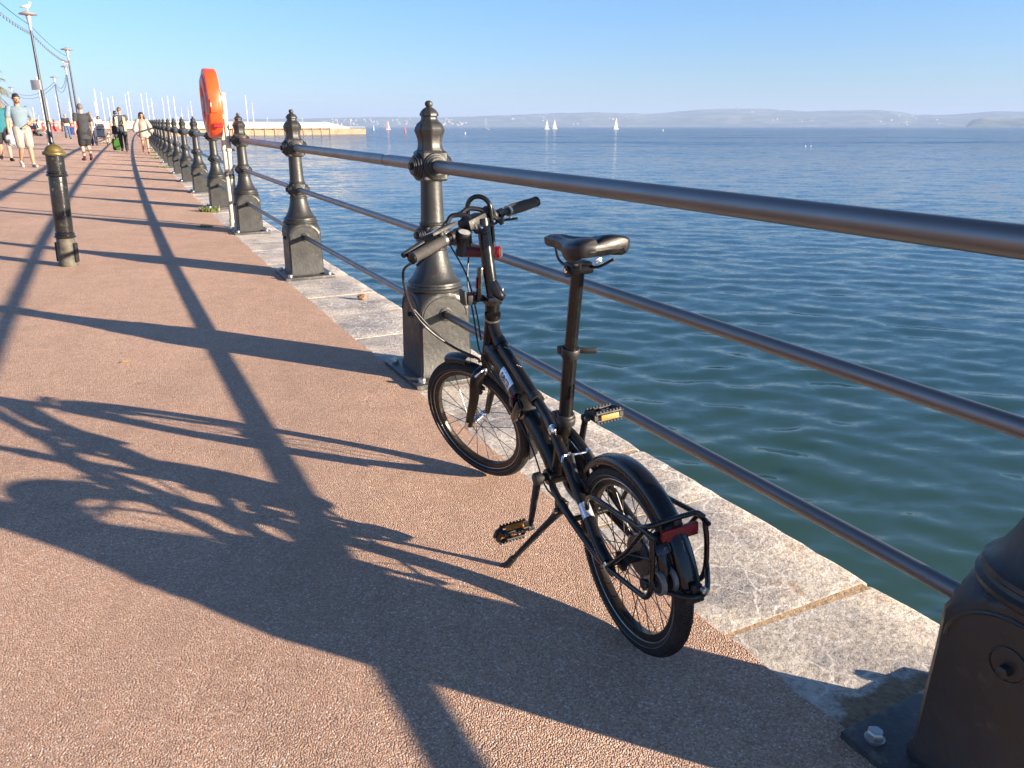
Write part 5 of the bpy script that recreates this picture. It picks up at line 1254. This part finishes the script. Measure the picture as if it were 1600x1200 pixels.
for s in (-1, 1):
    d_.capsule((.31, s * .05, .63), (.29, s * .075, .56), .028, .02, 8)
    d_.capsule((.18, s * .065, .34), (.17, s * .07, .18), .055, .035, 8).capsule((.17, s * .07, .18), (.185, s * .07, .03), .032, .024, 8).capsule((.185, s * .07, .022), (.22, s * .07, .02), .026, .022, 8)
    d_.capsule((-.22, s * .065, .34), (-.18, s * .075, .20), .07, .042, 8).capsule((-.18, s * .075, .20), (-.27, s * .075, .13), .036, .026, 8).capsule((-.27, s * .075, .13), (-.255, s * .075, .03), .026, .022, 8).capsule((-.255, s * .075, .022), (-.215, s * .075, .02), .026, .022, 8)
db = d_.build('body', mat('dog_fur', (.38, .31, .22), .9, 0, .25, 12, .6, 60), dg, remesh=.012)
MB().ell((.505, 0, .545), (.018, .02, .016), 8, 6).build('nose', M['eye'], db)

# ------------------------------------------------------------------ pier
M['pierwall'] = mat('pier_stone', (.24, .175, .105), .85, 0, .3, .25, .4, 1.5, .3, .05, (.12, .09, .055), .25)
M['pierwhite'] = mat('pier_white_wall', (.34, .31, .255), .7, 0, .1, .3)
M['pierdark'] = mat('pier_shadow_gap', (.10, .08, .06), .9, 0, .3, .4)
WL = -2.9
TIP = Vector((-79.8, 442.5, WL)); FAR = Vector((-240.0, 240.0, WL)); KN = Vector((-97, 421, WL))
MID = Vector((-128.4, 368.5, WL))
pr = empty('pier', TIP); tag(pr, 'long stone pier with a white wall running out into the bay at the left', 'pier')
pu = (MID - TIP).normalized(); pn = Vector((pu.y, -pu.x, 0));
if pn.dot(-TIP) < 0: pn = -pn             # towards the camera
Lp = 290.0; K0 = 26.0
def PP(a, o, z): return pu * a + pn * o + V(0, 0, z)
mb = MB()
mb.prism([PP(0, 0, -1), PP(0, 0, 2.75), PP(0, -9, 2.75), PP(0, -9, -1)], pu * (K0 + .2)).build('pierhead_wall', M['pierwall'], pr)
mb = MB(); mb.prism([PP(K0, .1, -1), PP(K0, .1, 2.35), PP(K0, -9, 2.35), PP(K0, -9, -1)], pu * (Lp - K0)).build('sea_wall', M['pierwall'], pr)
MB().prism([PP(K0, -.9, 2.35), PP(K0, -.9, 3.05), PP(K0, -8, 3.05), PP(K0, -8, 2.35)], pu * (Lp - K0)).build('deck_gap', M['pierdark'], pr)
MB().prism([PP(K0, .25, 3.05), PP(K0, .25, 3.40), PP(K0, -9, 3.40), PP(K0, -9, 3.05)], pu * (Lp - K0)).build('deck_edge', M['pierwhite'], pr)
MB().prism([PP(K0, -1.2, 3.4), PP(K0, -1.2, 6.0), PP(K0, -2.0, 6.0), PP(K0, -2.0, 3.4)], pu * (Lp - K0)).build('white_wall', M['pierwhite'], pr)
MB().prism([PP(K0 - 15, -1.3, 2.75), PP(K0 - 15, -1.3, 3.5), PP(K0 - .05, -1.3, 5.9), PP(K0 - .05, -1.3, 2.75)], pn * -.6).build('ramped_wall', M['pierwhite'], pr)
rl_ = MB(); rl_.tube([PP(.5, -.3, 3.85), PP(K0, -.3, 3.85)], .05, 6).tube([PP(.5, -.3, 3.3), PP(K0, -.3, 3.3)], .04, 6)
for i in range(14): rl_.tube([PP(.5 + i * 1.9, -.3, 2.75), PP(.5 + i * 1.9, -.3, 3.9)], .06, 6)
rl_.build('pierhead_railing', M['white'], pr)
pp0 = MB().box((0, 0, 1.1), (.45, .45, 4.4)).build('fender_post', M['pierwall'], pr)
wt = MB().box((0, 0, 2.75), (.40, .40, .9)).build('deck_post', M['pierwhite'], pr)
for i in range(44):
    a = K0 + 1 + i * 6.0
    for o, off in ((pp0, .28), (wt, .12)):
        q = o if i == 0 else o.copy()
        if i: C.objects.link(q); q.parent = pr
        q.location = PP(a, off, 0); q.rotation_euler = (0, 0, math.atan2(pu.y, pu.x))
# lamps on the pier
def pier_lamp():
    o = empty('pier_lamp'); MB().tube([(0, 0, 0), (0, 0, 4.2)], .10, 8).build('pole', M['white'], o); MB().box((.0, 0, 4.3), (.35, .8, .35), None, .05).build('lantern', M['white'], o); return o
pl0 = pier_lamp()
for i, (a, hh) in enumerate(((8, 2.75), (18, 2.75), (42, 3.4), (64, 3.4), (88, 3.4), (112, 3.4), (140, 3.4), (170, 3.4))):
    o = pl0 if i == 0 else copy_tree(pl0); o.location = TIP + PP(a, -3.2, hh)
    tag(o, 'white lamp post standing on the pier, ' + ['nearest its outer end', 'second from its outer end', 'third from its outer end', 'fourth from its outer end', 'fifth from its outer end', 'sixth from its outer end', 'seventh from its outer end', 'eighth from its outer end'][i], 'lamp post', 'lamp posts on the pier')

# ------------------------------------------------------------------ moored yachts behind the pier: masts in a row
def ray_dir(x, y):
    u, v = (x - 800) / 1202.0, (600 - y) / 1202.0; c, s = math.cos(R(18.535)), math.sin(R(18.535))
    return V(u, c + v * s, -s + v * c)
MASTS = [(53, 168, 340), (71, 153, 330), (75, 154, 345), (83, 147, 335), (104, 158, 350), (108, 154, 342), (122, 152, 360), (148, 159, 365), (150, 139, 350), (161, 144, 360), (171, 153, 372), (178, 150, 380), (192, 147, 372), (202, 143, 380), (217, 146, 385),
         (226, 145, 390), (233, 154, 395), (253, 153, 398), (258, 150, 405), (273, 151, 405), (283, 167, 410), (294, 166, 415), (297, 158, 412), (322, 160, 420), (380, 149, 430), (392, 161, 440)]
ORD = ['first', 'second', 'third', 'fourth', 'fifth', 'sixth', 'seventh', 'eighth', 'ninth', 'tenth', 'eleventh', 'twelfth', 'thirteenth', 'fourteenth', 'fifteenth', 'sixteenth', 'seventeenth', 'eighteenth', 'nineteenth', 'twentieth', 'twenty-first', 'twenty-second', 'twenty-third', 'twenty-fourth', 'twenty-fifth', 'twenty-sixth']
def hull(L, Bm, hgt, m, parent):
    rings = []
    for t, wd, up in ((0, .55, 0), (.15, .8, -.02), (.45, 1, -.05), (.75, .75, 0), (.93, .28, .1), (1.0, .02, .16)):
        x = (t - .45) * L; rings.append([V(x, wd * Bm / 2 * math.cos(R(a)), hgt * (1 + up) + (hgt + .5) * math.sin(R(a)) if math.sin(R(a)) < 0 else hgt * (1 + up)) for a in range(180, 361, 20)])
    return MB().ring_loft(rings).build('hull', m, parent)
rm = random.Random(12)
def yacht(loc, rz, L, mast, sail=None, label='', group=None, mr=.09, boom=True):
    o = empty('sailing_yacht', loc, rz); h = hull(L, L * .30, L * .10, M['hull_w'], o)
    MB().box((L * .02, 0, L * .10 + .2), (L * .32, L * .15, .42), None, .12).build('cabin', M['hull_w'], h)
    m_ = MB().tube([(L * .08, 0, L * .06), (L * .08, 0, mast)], [mr * 1.15, mr * .8], 8).build('mast', M['mastm'], o)
    if boom: MB().tube([(L * .08, 0, L * .10 + 1.1), (-L * .32, 0, L * .10 + 1.0)], mr * .8, 8).build('boom', M['mastm'], o)
    st = MB().tube([(L * .53, 0, L * .11), (L * .08, 0, mast * .97)], .022, 4).build('forestay', M['lamphead'], m_); MB().tube([(-L * .43, 0, L * .1), (L * .08, 0, mast * .99)], .022, 4).build('backstay', M['lamphead'], m_)
    if not sail:
        for f in (.45, .70): MB().tube([(L * .08, -.75, mast * f), (L * .08, .75, mast * f)], .03, 5).build('spreader', M['mastm'], m_)
    if sail:
        def tri(nm, P0, P1, P2, mt, belly):
            n = 8; vs = []; fs = []; idx = {}
            for side in (0, 1):
                for i in range(n + 1):
                    for k in range(n + 1 - i):
                        a, b = i / n, k / n; p = V(P0) * (1 - a - b) + V(P1) * a + V(P2) * b
                        p.y += belly * 16 * a * (1 - a - b) * (b + .35) * .6 + side * .03; idx[(side, i, k)] = len(vs); vs.append(p)
                for i in range(n):
                    for k in range(n - i):
                        fs.append((idx[(side, i, k)], idx[(side, i + 1, k)], idx[(side, i, k + 1)]))
                        if i + k < n - 1: fs.append((idx[(side, i + 1, k)], idx[(side, i + 1, k + 1)], idx[(side, i, k + 1)]))
            MB().add(vs, fs).build(nm, mt, o, smooth=80)
        tri('mainsail', (L * .06, 0, L * .10 + 1.2), (-L * .32, 0, L * .1 + 1.1), (L * .06, 0, mast * .98), M['white_sail'] if sail != 'red' else M['white_sail'], .5)
        tri('jib', (L * .5, 0, L * .12 + .3), (L * .02, 0, L * .1 + .8), (L * .10, 0, mast * .85), M['red_sail'] if sail == 'red' else M['white_sail'], .6)
    tag(o, label, 'yacht', group); return o
for i, (x, y, D) in enumerate(MASTS):
    d = ray_dir(x, y); f = D / math.hypot(d.x, d.y); top = V(0, 0, 1.25) + d * f; hgt = top.z - WL
    yacht(V(top.x, top.y, WL), rm.uniform(0, 6.28), max(7, hgt * .62), hgt, None, 'moored yacht behind the pier, its bare mast the ' + ORD[i] + ' from the left', 'moored yachts behind the pier', .115)
def sea_at(x, y):
    d = ray_dir(x, y); return V(0, 0, 1.25) + d * ((WL - 1.25) / d.z)
for x, y, ht, sail, rz, lab in ((607, 202.3, 11, 'red', 3.9, 'small yacht with a red foresail sailing just past the end of the pier'), (760, 202.3, 14, None, 2.9, 'yacht under bare mast on the sea just right of the tall near post'),
                                (855, 202, 12.8, 'white', 3.75, 'white sailed yacht, left one of the close pair out on the bay'), (867, 201.6, 14.5, 'white', 3.6, 'white sailed yacht, right one of the close pair out on the bay'), (963, 202, 15.5, 'white', 3.85, 'white sailed yacht alone on the right, below the hill')):
    yacht(sea_at(x, y), rz, ht * .62, ht, sail, lab, 'yachts out on the bay', .12)
M['buoy_r'] = mat('buoy_red', (.65, .05, .08), .5); M['buoy_w'] = mat('buoy_white', (.78, .76, .72), .5)
for x, y, r, h, m, lab in ((584, 203.5, .5, 4.5, 'buoy_w', 'thin pale marker buoy on the sea just off the end of the pier'), (633, 206.5, .7, 3.6, 'buoy_r', 'red marker buoy on the sea left of the tall near post'), (727, 209.5, .35, 1.0, 'buoy_w', 'tiny white buoy on the sea right of the tall near post'),
                           (1036, 205, .5, 1.6, 'buoy_w', 'tiny white buoy on the open sea right of the lone yacht'), (1258.5, 229, .14, .28, 'buoy_w', 'tiny white bird on the sea, left one of a close pair at the right'), (1267, 229, .14, .28, 'buoy_w', 'tiny white bird on the sea, right one of a close pair at the right')):  # the close pair are birds, built in the buoy shape
    p = sea_at(x, y); o = empty('buoy', p)
    MB().lathe([(r * .6, -.3), (r, .0), (r, h * .25), (r * .45, h * .4), (r * .25, h * .9), (r * .3, h), (.001, h * 1.02)], n=14).build('float', M[m], o); MB().lathe([(r * .5, h), (r * .5, h * 1.12), (.001, h * 1.15)], n=10).build('topmark', M[m], o)
    tag(o, lab, 'buoy', 'buoys on the bay')
# ------------------------------------------------------------------ houses of the far shore
M['h_w'] = mat('far_render', (.42, .39, .36), .8, 0, .15, .2); M['h_r'] = mat('far_roof', (.30, .16, .12), .8, 0, .2, .2)
def house():
    o = empty('far_house'); MB().box((0, 0, 3.2), (15, 10, 8.4)).build('wall', M['h_w'], o)
    MB().prism([(-7.8, -5.4, 7.4), (-7.8, 5.4, 7.4), (-7.8, 0, 10.6)], (15.6, 0, 0)).build('roof', M['h_r'], o); return o
hh0 = house(); rh = random.Random(21); dgh = None; bpy.context.view_layer.update()
hill = bpy.data.objects['hills']; k = 0
def hill_z(x, y):
    ok, loc, nor, _ = hill.ray_cast(V(x, y, 900), V(0, 0, -1)); return loc.z if ok else None
clusters = [(590, 60, .30, 26), (690, 22, .3, 22), (712, 20, .14, 18), (545, 40, .3, 12), (830, 30, .35, 6), (930, 60, .3, 5), (1190, 60, .45, 6), (1395, 25, .2, 9), (1420, 20, .3, 6), (1255, 18, .14, 6), (1462, 12, .25, 4)]
for cx, sp, up, n in clusters:
    for q in range(n):
        a = R(px_az(cx + rh.uniform(-sp, sp))); d = 4750 + 1300 * up * rh.uniform(.15, 1.5); x, y = d * math.sin(a), d * math.cos(a); z = hill_z(x, y)
        if z is None: continue
        o = hh0 if k == 0 else copy_tree(hh0); k += 1
        o.location = (x, y, z); o.rotation_euler = (0, 0, rh.uniform(0, 3.14)); s = rh.uniform(.45, .95); o.scale = (s, s, s)
        tag(o, 'pale house among the hazy houses on the far shore of the bay', 'house', 'houses on the far shore')
